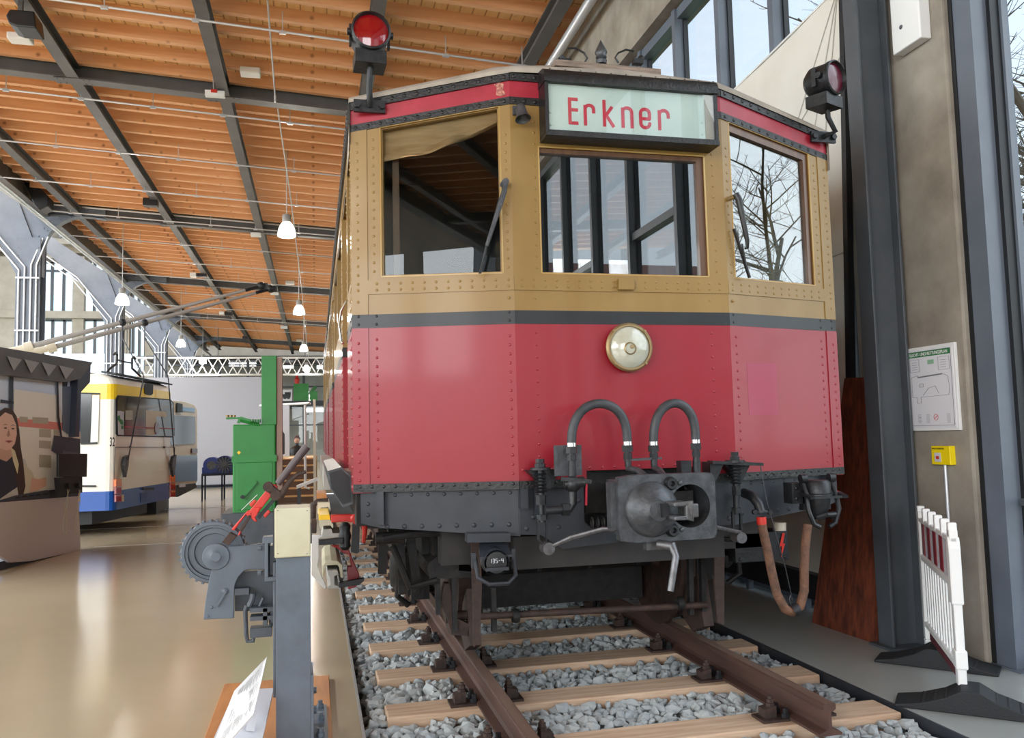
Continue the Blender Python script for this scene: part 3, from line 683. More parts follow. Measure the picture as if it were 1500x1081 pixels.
q_ = MB(); fpoly(q_, 'R', [(.12,1.43),(.36,1.43),(.36,1.74),(.12,1.74)], 0, .0008); q_.build('repainted_patch', mat('magenta_red_patch', (150,14,58), .4, coat=.15), car)
q_ = MB(); fpoly(q_, 'L', [(.02,3.25),(.045,3.24),(.075,3.25),(.07,3.29),(.085,3.31),(.06,3.325),(.03,3.31),(.035,3.28)], 0, .0035); q_.build('peeled_paint_patch', mat('peeled_pale_paint', (206,150,130), .7, rgb2=(120,30,40), scale=60), car)
mb.build('black_fascia_strip', M['blackrough'], car); mr_.build('red_fascia_band', M['redband'], car)
# roof
mb = MB(); xs = [-1.52+3.04*i/24 for i in range(25)]
def rz(x):
    a = abs(x)
    return 3.372 + .03*(1-a/.645) if a < .645 else 3.372-(a-.645)/.867*.136
def ryf(x):
    a = abs(x); return D0 if a < .645 else D0+(a-.645)/.867*S0
rings = []
for (dy, dz, sc) in ((-.02, 0, 1), (-.024, .022, 1), (-.004, .046, 1), (.10, .085, .998), (.45, .13, .995), (1.4, .12, .99), (17.6, .12, .99)):
    rings.append([(C0+x*sc, (ryf(x)+dy) if dy < 10 else 22, rz(x)+dz*(1-.25*(abs(x)/1.52)**2)+(.0 if dy < .4 else .14*(1-(x/1.52)**2))) for x in xs])
q = [p for r in rings for p in r]; n = 25
mb.add(q, [(i*n+j, i*n+j+1, (i+1)*n+j+1, (i+1)*n+j) for i in range(len(rings)-1) for j in range(n-1)], 0, True)
mb.add([rings[i][0] for i in range(7)]+[(rings[i][0][0], rings[i][0][1], 3.0) for i in range(7)], [(i, i+1, 8+i, 7+i) for i in range(6)])
mb.add([rings[i][-1] for i in range(7)]+[(rings[i][-1][0], rings[i][-1][1], 3.0) for i in range(7)], [(i, i+1, 8+i, 7+i) for i in range(6)])
mb.build('roof', M['roofgrey'], car)
# plank with fittings on the roof edge
a = at(812, 108, Y=4.5); b = at(966, 117, Y=4.5)
pk = MB().bar(V(a.x, 4.52, 3.495), V(b.x, 4.52, 3.488), .09, .035).bar(V(a.x+.02, 4.52, 3.42), V(a.x+.02, 4.52, 3.48), .05, .04, (0,1,0)).bar(V(b.x-.04, 4.52, 3.42), V(b.x-.04, 4.52, 3.48), .05, .04, (0,1,0)).build('roof_plank', mat('weathered_plank', (150,134,122), .9, rgb2=(112,98,88), scale=12, stretch=(.6,4,4), bump=.4), car)
MB().lathe([(.03,0),(.034,.02),(.022,.025),(.034,.04),(.03,.055),(.038,.07),(.03,.09),(0,.15)], at(881, 94, Y=4.52), (0,0,1), 12).build('insulator', M['iron'], pk)
for g in (-1, 1):
    c = at(881+g*25, 92, Y=4.52); MB().tube([c, c+V(g*-.02,0,.03), c+V(g*.0,0,.06), c+V(g*.05,0,.085), c+V(g*.1,0,.08)], .006, 6).build('hooked_wire', M['ironblk'], pk)
    c = at(881+g*53, 92, Y=4.52); MB().box(c-V(.03,.02,.01), c+V(.03,.02,.02)).cyl(c, c+V(g*.03,0,.035), .02, 8).build('clamp', M['ironblk'], pk)
# sides
def side(sg, name):
    X = C0+sg*1.512; ya = D0+S0
    def r(mbx, y0, y1, z0, z1, o0, o1, m=0): mbx.box((min(X+sg*o0, X+sg*o1), y0, z0), (max(X+sg*o0, X+sg*o1), y1, z1), m)
    red = MB(); bl = MB(); oc = MB(); gl = MB(); dk = MB()
    y = ya
    segs = [(ya, 5.35, 0)]; yy = 5.35
    for k in range(4): segs += [(yy, yy+.95, 1), (yy+.95, yy+3.9, 0)]; yy += 3.9
    segs += [(yy, yy+.95, 1), (yy+.95, 22, 0)]
    for (a, b, d) in segs:
        if b <= a: continue
        o = -.06 if d else 0
        r(red, a, b, 1.05, 1.955, -.1, o); r(bl, a, b, 1.955, 2.03, -.1, o+.001); r(oc, a, b, 2.03, 2.24, -.1, o)
        r(oc, a, b, 3.02, 3.12, -.1, 0)
        if d:
            r(gl, a+.12, b-.12, 2.26, 2.98, -.09, -.085)
            for s in (a, b-.12): r(oc, s, s+.12, 2.24, 3.02, -.1, o)
        else:
            r(oc, a, a+.16, 2.24, 3.02, -.1, 0); r(oc, b-.12, b, 2.24, 3.02, -.1, 0)
            L = b-a-.28
            if L > .8:
                m_ = 2 if L > 2 else 1
                for j in range(m_):
                    s0 = a+.16+L/m_*j; r(gl, s0+.05, s0+L/m_-.05, 2.26, 2.98, -.06, -.055); r(oc, s0, s0+.05, 2.24, 3.02, -.1, 0); r(oc, s0+L/m_-.05, s0+L/m_, 2.24, 3.02, -.1, 0)
            else: r(gl, a+.16, b-.12, 2.26, 2.98, -.06, -.055)
            z = 1.08
            while z < 3.1:
                q = red if z < 1.955 else (bl if z < 2.03 else oc)
                for s in (a+.03, a+.13, b-.04):
                    if s < b: q.dome((X, s, z), (sg, 0, 0), .01, 0, 6)
                z += .055
    r(bl, ya, 22, 3.12, 3.24, -.1, .014)
    z = ya+.04
    while z < 14: bl.dome((X+sg*.014, z, 3.15), (sg,0,0), .012, 0, 6); bl.dome((X+sg*.014, z, 3.21), (sg,0,0), .012, 0, 6); z += .07
    for q, nm, mt in ((red, 'red_side_panel', M['red']), (bl, 'black_side_stripe', M['belt']), (oc, 'ochre_side_panel', M['ochre']), (gl, 'side_window', M['trainglass'])): q.build(nm, mt, car)
side(-1, 'left'); side(1, 'right')
# cab interior
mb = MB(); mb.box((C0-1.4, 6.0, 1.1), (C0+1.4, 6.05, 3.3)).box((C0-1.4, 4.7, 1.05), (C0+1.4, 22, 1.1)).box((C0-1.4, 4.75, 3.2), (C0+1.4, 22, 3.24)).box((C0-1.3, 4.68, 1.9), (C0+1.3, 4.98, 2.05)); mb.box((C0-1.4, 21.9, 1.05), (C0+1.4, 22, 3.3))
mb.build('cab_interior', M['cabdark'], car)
MB().bar(FP('L', .665, 2.24, -.09), FP('L', .665, 3.05, -.09), .035, .03, (0,1,0)).build('curtain_rail', M['wood_brown'], car)
# blind behind the left window
pts = []; mb = MB(); n = 24
top = [FP('L', .735-.68*i/n, zy(.735-.68*i/n)+.0, -.065) for i in range(n+1)]
rnd = random.Random(4); rows = 9; q = []
for j in range(rows+1):
    for i in range(n+1):
        s = .735-.68*i/n; drop = (.19-.11*(i/n)+.03*math.sin(i/n*PI))*1.0
        u = j/rows; z = zy(s)-drop*u
        fold = (.016*math.sin(u*38+i*.25)+.008*math.sin(i*.9+u*9))*max(0, (u-.45)/.55)
        q.append(FP('L', s, z+.006*math.sin(i*.55)*u, -.06+fold+.012*u))
mb.add(q, [(j*(n+1)+i, j*(n+1)+i+1, (j+1)*(n+1)+i+1, (j+1)*(n+1)+i) for j in range(rows) for i in range(n)], 0, True)
o = mb.build('gathered_blind', M['curtain'], car); sm = o.modifiers.new('thick', 'SOLIDIFY'); sm.thickness = .004
# windows: frame + pane
def win(k, quad, wl, wr, wb_, wt, inner):
    # quad: bl, br, tr, tl in facet coordinates as seen from the front
    g = 1 if quad[1][0] > quad[0][0] else -1
    bl, br_, tr, tl = quad; sl = (tr[1]-tl[1])/(tr[0]-tl[0]); topz = lambda s_: tl[1]+sl*(s_-tl[0])-wt
    inn = [(bl[0]+g*wl, bl[1]+wb_), (br_[0]-g*wr, br_[1]+wb_), (tr[0]-g*wr, topz(tr[0]-g*wr)), (tl[0]+g*wl, topz(tl[0]+g*wl))]; mb = MB()
    for i in range(4):
        j = (i+1) % 4; fpoly(mb, k, [quad[i], quad[j], inn[j], inn[i]], -.055, -.012)
    fr = mb.build('window_frame', inner, car)
    mb = MB(); q2 = [(bl[0]+g*.004, bl[1]+.004), (br_[0]-g*.004, br_[1]+.004), (tr[0]-g*.004, topz(tr[0])+wt-.004), (tl[0]+g*.004, topz(tl[0])+wt-.004)]
    fpoly(mb, k, q2, -.036, -.032); mb.build('window_pane', M[{'L': 'trainglass', 'C': 'trainglass2', 'R': 'trainglass3'}[k]], fr)
    mb = MB()
    for i in range(4):
        j = (i+1) % 4; a, b = quad[i], quad[j]; mb.bar(FP(k, a[0], a[1], -.002), FP(k, b[0], b[1], -.002), .008, .008, (0,0,1) if abs(a[1]-b[1]) < .2 else (0,1,0))
    mb.build('rebate_strip', M['ochre_dirty'], fr)
win('L', [(.735,2.24),(.06,2.24),(.06,zy(.06)),(.735,zy(.735))], .012, .012, .01, .01, M['ochre'])
win('R', [(.06,2.24),(.735,2.24),(.735,zy(.735)),(.06,zy(.06))], .008, .04, .008, .05, M['wood_brown'])
win('C', [(-.485,2.24),(.525,2.24),(.525,2.96),(-.485,2.96)], .008, .045, .008, .03, M['wood_brown'])
# destination box
bx0, bx1, bz0, bz1, bo = -.475, .56, 3.0, 3.30, .13
box = MB()
frect(box, 'C', bx0, bx0+.02, bz0, 3.34, 0, bo); frect(box, 'C', bx1-.02, bx1, bz0, 3.34, 0, bo); frect(box, 'C', bx0, bx1, bz0-.02, bz0+.005, 0, bo+.008)
hood = []
for i in range(7):
    a = PI/2*i/6; hood.append((bo+.012-.05*(1-math.cos(a)), 3.295+.075*math.sin(a)))
for (a, b) in ((bx0-.004, bx1+.006),):
    box.prism([FP('C', a, z, o) for o, z in [(0, 3.29), (bo+.012, 3.285)]+hood+[(0, 3.385)]], V(b-a, 0, 0))
for i in range(12): box.dome(FP('C', bx0+.04+i*.09, 3.372, bo-.03), V(0,-.6,.8), .006, 0, 6)
frect(box, 'C', bx0+.015, bx1-.015, bz0-.005, bz0+.012, bo-.004, bo+.006)
bo_ = box.build('destination_box', M['blackrough'], car)
mb = MB(); frect(mb, 'C', bx0+.02, bx1-.07, bz0+.01, 3.285, bo-.03, bo-.026)
for s, z in ((bx0+.035, 3.05), (bx0+.035, 3.12), (bx1-.09, 3.05), (bx1-.09, 3.12)): mb.dome(FP('C', s, z, bo-.026), V(0,-1,0), .008, 0, 8)
sb = mb.build('sign_board', M['signwhite'], bo_)
mb = MB(); fpoly(mb, 'C', [(bx1-.07,bz0+.01),(bx1-.02,bz0+.01),(bx1-.02,3.285),(bx1-.07,3.285)], bo-.03, bo-.02); mb.build('grey_side_post', M['roofgrey'], bo_)
mb = MB(); frect(mb, 'C', bx0+.02, bx1-.02, bz0+.01, 3.29, bo-.006, bo-.003); mb.build('sign_glass', M['boxglass'], bo_)
YS = D0-bo+.025
SN = [0]
def stroke(mbx, pts, wd=.0185, m=0):
    for p, q in zip(pts[:-1], pts[1:]):
        SN[0] = (SN[0]+1) % 7; e = SN[0]*.00012; p, q = Vector((p[0], YS-e, p[1])), Vector((q[0], YS-e, q[1])); mbx.bar(p, q, .003, wd, (q-p).normalized().cross(V(0,1,0)), m)
    for n_, p in enumerate(pts[1:-1]): mbx.cyl((p[0], YS-.0005, p[1]), (p[0], YS-.0024-.00009*(n_ % 5), p[1]), wd/2, 10, m)
mb = MB(); zB = lambda x: 3.065; TX = lambda px: at(px, 175, Y=YS).x
hC, hx = .145, .108
def arch(x0, x1, z0, zt, n=8):
    r = (x1-x0)/2; return [(x0+r-r*math.cos(PI*i/n), zt-r*.9+r*.9*math.sin(PI*i/n)) for i in range(n+1)]
def X2(px): return TX(px)
b0 = 3.068
x = X2(835); stroke(mb, [(x, b0-.009), (x, b0+hC)]); 
for dz in (0, hC*.52, hC-.009): stroke(mb, [(x-.008, b0+dz), (x+.048, b0+dz)])
def letter_r(xa, xb):
    stroke(mb, [(xa, b0-.009), (xa, b0+hx)]); stroke(mb, arch(xa, xb, b0, b0+hx)[:]+[(xb, b0+hx-.045)])
letter_r(X2(857.5), X2(870))
x = X2(885.5); stroke(mb, [(x, b0-.009), (x, b0+hC)]); stroke(mb, [(X2(897), b0+hx), (x+.008, b0+.052)]); stroke(mb, [(x+.012, b0+.056), (X2(899), b0-.009)])
xa, xb = X2(912.5), X2(925.5); stroke(mb, [(xa, b0-.009), (xa, b0+hx)]); stroke(mb, arch(xa, xb, b0, b0+hx)+[(xb, b0-.009)])
xa, xb = X2(938.5), X2(951.5); r = (xb-xa)/2
stroke(mb, [(xa, b0+.052), (xb, b0+.052), (xb, b0+hx-r)]+arch(xa, xb, b0, b0+hx)[::-1]+[(xa, b0+r)]+[(xa+r-r*math.cos(PI*i/8), b0+r*.9-r*.9*math.sin(PI*i/8)) for i in range(9)]+[(xb, b0+.03)])
letter_r(X2(966), X2(979))
mb.build('lettering', M['letter'], sb)
# headlight
hl = MB(); c = FP('C', 0, 1.821, 0)
hl.lathe([(.10,0),(.118,.004),(.124,.02),(.136,.03),(.138,.045),(.128,.056),(.118,.056),(.116,.04)], c, (0,-1,0), 40)
for i in range(4):
    a = PI/4+i*PI/2; hl.cyl(c+V(math.cos(a)*.128,-.03,math.sin(a)*.128), c+V(math.cos(a)*.128,-.062,math.sin(a)*.128), .008, 8)
ho = hl.build('headlight', M['brass'], car)
MB().lathe([(.117,.046),(.1,.062),(.07,.075),(.035,.082),(0,.084)], c, (0,-1,0), 40).build('headlight_lens', M['lens'], ho)
MB().lathe([(.034,.079),(.036,.083),(.03,.088),(.028,.083)], c+V(-.01,0,-.01), (0,-1,0), 24).lathe([(.012,.08),(.012,.088),(0,.09)], c, (0,-1,0), 12).build('bulb_ring', M['brass'], ho)
# horn, hook plate, wipers
mb = MB(); h = FP('C', -.6, 3.15, .02); mb.tube([h, h+V(0,-.03,-.01)], [.02,.024], 14).lathe([(0,-.02),(.022,-.015),(.028,0),(.03,.035),(.036,.06),(.045,.075),(.041,.073),(.026,.03),(.0,.01)], h+V(.0,-.045,.0), (.12,-.3,-1), 20)
mb.box(h-V(.03,0,.02), h+V(.03,.03,.03)); mb.build('horn', M['iron'], car)
mb = MB(); frect(mb, 'C', -.045, .05, 2.15, 2.215, .006, .03); frect(mb, 'C', -.06, -.045, 2.165, 2.2, .006, .015); frect(mb, 'C', .05, .065, 2.165, 2.2, .006, .015); riv(mb, 'C', -.052, 2.19, .006, .02); mb.build('lamp_bracket', M['ochre'], car, .003)
mb = MB(); p = at(740, 272, Y=4.37); q = at(713, 360, Y=4.37); r_ = at(704, 400, Y=4.37)
mb.cyl(p+V(0,.06,.02), p+V(0,-.02,.02), .018, 12).tube([p+V(0,-.01,.02), p+V(-.01,-.015,-.04), q], [.014,.016,.01], 8)
wo = mb.build('windscreen_wiper', M['iron'], car); MB().tube([q+V(.006,0,.03), r_+V(0,.01,0)], .007, 6).bar(p.lerp(q,.2)+V(-.012,.01,0), r_+V(-.005,.012,0), .004, .02, (0,1,0)).build('wiper_blade', M['blackpl'], wo)
mb = MB(); p = at(1078, 287, Y=4.36); q = at(1095, 360, Y=4.36)
mb.cyl(at(1066, 292, Y=4.42), p, .014, 10, 1).tube([p+V(0,0,.01), p+V(.012,-.01,-.02), q+V(0,0,.03), q+V(.004,.01,-.01), q+V(-.008,.02,-.01)], [.02,.02,.013,.01,.01], 10)
wo = mb.build('windscreen_wiper', [M['blackpl'], M['brass']], car); a = at(1075, 335, Y=4.39); b = at(1098, 407, Y=4.39); MB().bar(a, b, .01, .02, (0,1,0)).tube([at(1087, 357, Y=4.375), at(1092, 385, Y=4.38)], .006, 6).build('wiper_blade', M['blackpl'], wo)
# tail lamps on goose-neck brackets
def tail(base, elbow, up, face, cen, lens, nm, g):
    t = MB(); t.bar(base-g*V(.09,.0,0)+V(0,-.02,.005*g.x if False else 0), base+g*V(.09,0,0)+V(0,-.02,0), .02, .07, (0,0,1))
    for s in (-.07, .07): t.hexnut(base+g*s*V(1,0,0)+V(0,-.03,0), (0,-1,0), .018, .018)
    t.tube([base+V(0,-.03,0)]+elbow+[up], .017, 10)
    body = t.build(nm, M['ironblk'], car)
    f = Vector(face).normalized(); b = MB()
    b.lathe([(0,-.16),(.07,-.16),(.1,-.12),(.1,.0),(.107,.005),(.107,.03),(.098,.035),(.092,.01)], cen, f, 28)
    u = V(0,0,1); s = f.cross(u).normalized(); z0 = cen-u*.1
    b.prism([z0-s*.085+f*.01, z0+s*.085+f*.01, z0+s*.085-f*.14, z0-s*.085-f*.14], -u*.075)
    for g2 in (-1, 1): b.bar(cen+s*g2*.105-f*.06-u*.06, cen+s*g2*.105-f*.06+u*.06, .012, .03, f); b.cyl(cen+s*g2*.1-f*.02, cen+s*g2*.125-f*.02, .02, 10)
    b.build('lamp_housing', M['ironblk'], body)
    MB().lathe([(.094,.012),(.07,.02),(.03,.026),(0,.028)], cen, f, 28).build('lamp_lens', lens, body)
b0_ = FP('L', .79, 3.2, .015); lc = at(543, 47, Y=4.45)
tail(b0_, [b0_+V(.0,-.06,.03), b0_+V(-.005,-.07,.08)], lc+V(0,.05,-.15), (.05,-1,.02), lc, M['redlens'], 'tail_lamp_bracket', V(.97,.25,.03))
b1_ = FP('R', .84, 3.2, .02); lc = at(1219, 115, Y=4.42); 
tail(b1_, [b1_+V(.0,-.05,.0), b1_+V(.05,-.08,.02), at(1213, 172, Y=4.5)], at(1211, 148, Y=4.5), (.42,-1,-.06), lc, M['darkred'], 'tail_lamp_bracket', V(.97,-.28,-.25))
# ---- headstock and underframe
for k in 'LR':
    mb = MB(); fpoly(mb, k, [(.0,1.056),(.87,1.056),(.87,.885),(.76,.86),(0,.80)], -.06, -.03)
    for i in range(8): riv(mb, k, .06+i*.095, .865, .014, -.03)
    for i in range(9): riv(mb, k, .05+i*.09, 1.035, .011, -.03)
    frect(mb, k, .735, .775, .88, 1.056, -.03, .012)
    for z in (.93, .99): riv(mb, k, .83, z, .012, -.03)
    pts = [(-.645,1.056),(-.27,1.056),(-.27,.86),(-.23,.825),(-.08,.82),(-.08,.74),(-.4,.72),(-.52,.80),(-.645,.81)] if k == 'L' else [(.645,1.056),(.36,1.056),(.36,.83),(.3,.8),(.3,.74),(.46,.74),(.56,.80),(.645,.81)]
    fpoly(mb, 'C', pts, -.06, -.03)
    for s, z in ((-.6,.84),(-.56,.9),(-.42,.84),(-.3,.98)) if k == 'L' else ((.42,.9),(.5,.84),(.6,.84)): riv(mb, 'C', s, z, .014, -.03)
    if k == 'L': frect(mb, 'C', -.56, -.5, .9, 1.056, -.03, .01); frect(mb, 'C', -.64, -.6, .95, 1.056, -.03, .015)
    else: frect(mb, 'C', .36, .44, .93, 1.056, -.03, .02)
    mb.build('headstock', M['under'], car)
mb = MB(); a = at(770, 788, Y=4.6); b = at(1062, 800, Y=4.6); mb.box((-.62, 4.58, .60), (.66, 4.64, .78)); mb.box((-1.0, 4.75, .62), (1.0, 4.9, .9)); mb.build('bolster_beam', M['rust'] if 0 else mat('brown_frame_steel', (46,42,40), .6, rgb2=(34,32,33), scale=7, bump=.2), car)
MB().box((-.22, 4.5, .9), (.34, 6.5, 1.14)).box((-1.3, 4.75, .95), (1.3, 21, 1.05)).cyl((-.2, 4.8, 1.0), (.1, 5.6, 1.0), .08, 14).build('underframe', M['grease'], car)
mb = MB()
for i in range(9): mb.lathe([(.028,0),(.034,.006),(.028,.012)], (-.23+i*.032, 4.38, .86), (1,0,0), 12)
mb.build('drawgear_spring', M['grease'], car)
# coupler head
cz = .972; cy = 3.9; pl = MB()
pts = []
def rr(x0, x1, z0, z1, r, n=5):
    out = []
    for (cx, cz_, a0) in ((x1-r, z1-r, 0), (x0+r, z1-r, PI/2), (x0+r, z0+r, PI), (x1-r, z0+r, 1.5*PI)):
        for i in range(n+1):
            a = a0+PI/2*i/n; out.append((cx+r*math.cos(a), cz_+r*math.sin(a)))
    return out
hx0, hx1, hz0, hz1 = -.245, .275, .805, 1.135; cw = (.135, .972, .108)
# plate with a round cup opening: build as two outlines bridged
outer = rr(hx0, hx1, hz0, hz1, .03, 5); n = 24
out24 = []
for i in range(n*2):
    a = 2*PI*i/(n*2); dx, dz = math.cos(a), math.sin(a); best = 9
    for p, q in zip(outer, outer[1:]+outer[:1]):
        ex, ez = q[0]-p[0], q[1]-p[1]; den = dx*ez-dz*ex
        if abs(den) < 1e-9: continue
        t_ = ((p[0]-cw[0])*ez-(p[1]-cw[1])*ex)/den; u_ = ((p[0]-cw[0])*dz-(p[1]-cw[1])*dx)/den
        if t_ > 0 and -1e-6 <= u_ <= 1+1e-6: best = min(best, t_)
    out24.append((cw[0]+dx*best, cw[1]+dz*best))
ins = [(cw[0]+cw[2]*math.cos(2*PI*i/(2*n)), cw[1]+cw[2]*math.sin(2*PI*i/(2*n))) for i in range(2*n)]
N2 = 2*n; vs = [(x, cy, z) for x, z in out24]+[(x, cy, z) for x, z in ins]+[(x, cy+.06, z) for x, z in out24]+[(x, cy+.2, z) for x, z in ins]
fs = []
for i in range(N2):
    j = (i+1) % N2; fs += [(i, j, N2+j, N2+i), (i, j, 2*N2+j, 2*N2+i), (N2+i, N2+j, 3*N2+j, 3*N2+i)]
fs.append(tuple(3*N2+i for i in range(N2)))
pl.add(vs, fs)
pl.box((hx0+.03, cy+.05, hz0+.03), (hx0+.2, cy+.25, hz1-.03)).box((-.08, cy+.2, .87), (.2, 4.9, 1.07)).box((hx0-.03, cy+.03, .87), (hx0+.02, cy+.09, 1.1))
cp = pl.build('coupler_head', M['iron'], car)
MB().lathe([(.138,0),(.136,.02),(.118,.05),(.085,.08),(.055,.098),(.05,.105),(.0,.106)], (-.075, cy+.002, .965), (0,-1,0), 32).build('guide_cone', M['iron'], cp)
mb = MB(); mb.box((-.04, cy-.2, .99), (.05, cy-.08, 1.01)).box((-.04, cy-.2, .925), (.05, cy-.08, .945)).box((.02, cy-.2, .925), (.05, cy-.17, 1.01)).box((.05, cy-.2, .935), (.085, cy-.12, 1.0)).build('coupling_hook', M['steelbar'], cp, .006)
MB().box((-.07, cy-.13, .935), (-.035, cy-.06, 1.0)).build('hook_slot', M['anthd'], cp)
MB().box((.07, cy+.1, .9), (.2, cy+.19, 1.04)).box((.02, cy+.1, .96), (.09, cy+.15, .985)).build('locking_disc', M['grease'], cp)
for z in (1.088, .858):
    mb = MB(); mb.lathe([(.034,0),(.034,.012),(.026,.022),(.026,.03),(.014,.03),(.012,0)], (.03, cy, z), (0,-1,0), 20)
    p_ = mb.build('air_valve', M['ironblk'], cp); MB().dome((.085, cy, z), (0,-1,0), .014, 0, 10).build('bolt', M['iron'], p_)
mb = MB(); a = at(985, 797, Y=3.86); mb.tube([at(965, 797, Y=3.9), at(985, 800, Y=3.84), at(990, 815, Y=3.82), at(982, 866, Y=3.8)], [.024,.024,.018,.016], 12).box(at(950, 800, Y=3.95)-V(.01,0,.02), at(985, 792, Y=3.95)+V(0,.05,.02))
mb.build('release_handle', M['steelbar'], cp)
# side rods with forks from screw couplings
for g, (x1, x2) in ((-1, (802, 905)), (1, (1048, 1085))):
    a = at(x1, 803 if g < 0 else 772, Y=4.25); b = at(x2, 775 if g < 0 else 778, Y=3.98)
    mb = MB()
    if g < 0: mb.tube([a, a.lerp(b, .35)+V(0,0,.02), b.lerp(a, .2)+V(0,0,.02), b], [.008,.014,.012,.01], 8).cyl(a+V(0,-.03,0), a+V(0,.05,0), .032, 18)
    else: mb.tube([at(1048, 772, Y=4.0), at(1085, 780, Y=4.2)], .011, 8).cyl(at(1083, 787, Y=4.2)+V(0,-.03,0), at(1083, 787, Y=4.2)+V(0,.05,0), .03, 18)
    mb.build('support_rod', M['steelbar'], car)
def screw(px, ptop, pbot, Y):
    a = at(px, ptop, Y=Y); b = at(px+4, pbot, Y=Y); ux = V(0,0,1); mb = MB()
    mb.hexnut(a-V(0,0,.0), (0,0,-1), .024, .022).hexnut(a-V(0,0,.025), (0,0,-1), .03, .02).lathe([(.0,0),(.055,0),(.055,.012),(0,.012)], a-V(0,0,.058), (0,0,1), 20)
    for i in range(6): mb.lathe([(.026,0),(.034,.006),(.026,.012)], a-V(0,0,.075+i*.018), (0,0,-1), 14)
    mb.cyl(a, b+V(0,0,.09), .016, 10).hexnut(a-V(0,0,.19), (0,0,-1), .028, .05)
    mb.hexnut(b+V(0,0,.13), (0,0,-1), .03, .03)
    for g in (-1, 1): mb.bar(b+V(g*.024,0,.11), b+V(g*.024,0,0), .012, .016, (0,1,0))
    mb.tube([b+V(-.024,-.0,.0), b+V(0,-.02,-.03), b+V(.024,0,0)], .01, 6)
    mb.prism([a+V(-.06,.03,-.06), a+V(.11,.03,-.06), a+V(.11,.03,-.075), a+V(.06,.03,-.16), a+V(.04,.03,-.16)], (0,.3,0))
    return mb.build('screw_coupling', M['ironblk'], car)
screw(791, 672, 790, 4.28); screw(1076, 662, 778, 4.3)
mb = MB(); a = at(1040, 677, Y=4.3); b = at(1114, 680, Y=4.3); mb.bar(a, b, .07, .018).prism([a+V(0,0,0), a+V(.09,0,0), a+V(.02,0,-.13), a+V(-.0,0,-.13)], (0,.1,0)).build('coupling_shelf', M['ironblk'], car)
# jumper hoses in hoops above the coupler
def hoop(xa, xb, top, ya, yb, Y=4.16):
    pts = []; n = 16
    for i in range(n+1):
        t_ = i/n; x = xa+(xb-xa)*(.5-.5*math.cos(PI*t_)); y = ya+(yb-ya)*t_ - (ya-top)*math.sin(PI*t_)**.75
        pts.append(at(x, y, Y=Y))
    t = MB().tube(pts, .0245, 14); o = t.build('air_hose', M['rubber'], car)
    for p in (pts[0], pts[-1]):
        MB().cyl(p+V(0,0,.012), p-V(0,0,.008), .0255, 14).build('hose_clip', M['chrome'], o)
        q = MB().hexnut(p-V(0,0,.008), (0,0,-1), .031, .035).hexnut(p-V(0,0,.05), (0,0,-1), .025, .03).cyl(p, p-V(0,0,.12), .018, 12); q.build('hose_fitting', M['ironblk'], o)
    return pts
h1 = hoop(837, 919, 592, 652, 650); h2 = hoop(957, 1019, 592, 650, 647)
mb = MB(); a = h1[-1]; b = h2[0]; mb.bar(at(915, 674, Y=4.16), at(968, 671, Y=4.16), .03, .012)
for p, q in ((a, at(945, 697, Y=4.0)), (b, at(972, 697, Y=4.0))): mb.tube([p-V(0,0,.09), p-V(0,0,.13), p.lerp(q, .6)-V(0,0,.04), q], .017, 10)
mb.build('jumper_pipe', M['iron'], car)
p = h2[-1]; MB().cyl(p-V(0,0,.1), p-V(0,0,.22), .022, 12).box(p+V(-.09,.0,-.21), p+V(-.03,.06,-.1)).build('pipe_riser', M['ironblk'], car)
p = h1[0]; mb = MB(); mb.cyl(p-V(0,0,.1), p-V(0,0,.18), .02, 12).ball(p-V(0,0,.2), .045, 0, 14).tube([p-V(0,0,.2), p-V(0,0,.3), p-V(.02,0,.33), p-V(.15,0,.33)], .022, 10).bar(p+V(-.07,-.03,-.17), p+V(.09,-.04,-.19), .012, .02).cyl(p+V(-.045,0,-.2), p+V(.06,-.02,-.19), .028, 12)
mb.hexnut(p+V(-.06,0,-.33), (1,0,0), .035, .035)
vo = mb.build('stop_cock', M['ironblk'], car); MB().box(p+V(-.08,.05,-.16), p+V(.07,.06,.0)).build('back_plate', M['iron'], vo); MB().bar(p+V(.065,-.03,-.2), p+V(.06,-.03,-.31), .008, .014, (0,1,0)).build('red_handle', M['redband'], vo)
# brake hose, socket and hanging brown hose at right
mb = MB(); a = at(1090, 722, Y=4.42); mb.tube([a, at(1102, 727, Y=4.3), at(1111, 738, Y=4.26), at(1115, 752, Y=4.25)], .028, 12).lathe([(.036,0),(.04,.01),(.036,.02)], at(1115, 752, Y=4.25), (0,0,1), 16)
for g in (-1, 1): mb.cyl(at(1115+g*11, 750, Y=4.25), at(1115+g*11, 750, Y=4.25)+V(0,-.02,0), .014, 10)
mb.build('brake_pipe', M['ironblk'], car)
ph = [(1115,757),(1117,775),(1124,805),(1131,840),(1138,870),(1150,892),(1162,897),(1172,888),(1178,865),(1178,835),(1179,805),(1183,768)]
pts = [at(x, y, Y=4.25) for x, y in ph]; sm_ = []
for i in range(len(pts)-1):
    for u in (0, .5): sm_.append(pts[i].lerp(pts[i+1], u))
sm_.append(pts[-1])
ho = MB().tube(sm_, .025, 12).build('hanging_hose', M['oldhose'], car)
MB().cyl(at(1115, 757, Y=4.25), at(1116, 768, Y=4.25), .027, 12).build('red_band', M['signalred'], ho)
c = at(1164, 893, Y=4.25); MB().lathe([(.034,-.02),(.036,0),(.034,.02)], c, (1,0,.4), 14).tube([c+V(-.02,0,.02), c+V(-.03,0,.06), c+V(-.02,0,.08)], .006, 6).build('hose_collar', M['ironblk'], ho)
MB().tube([at(1114, 683, Y=4.28), at(1122, 730, Y=4.24), at(1150, 830, Y=4.22), at(1161, 880, Y=4.23)], .003, 5).build('retaining_wire', M['ironblk'], car)
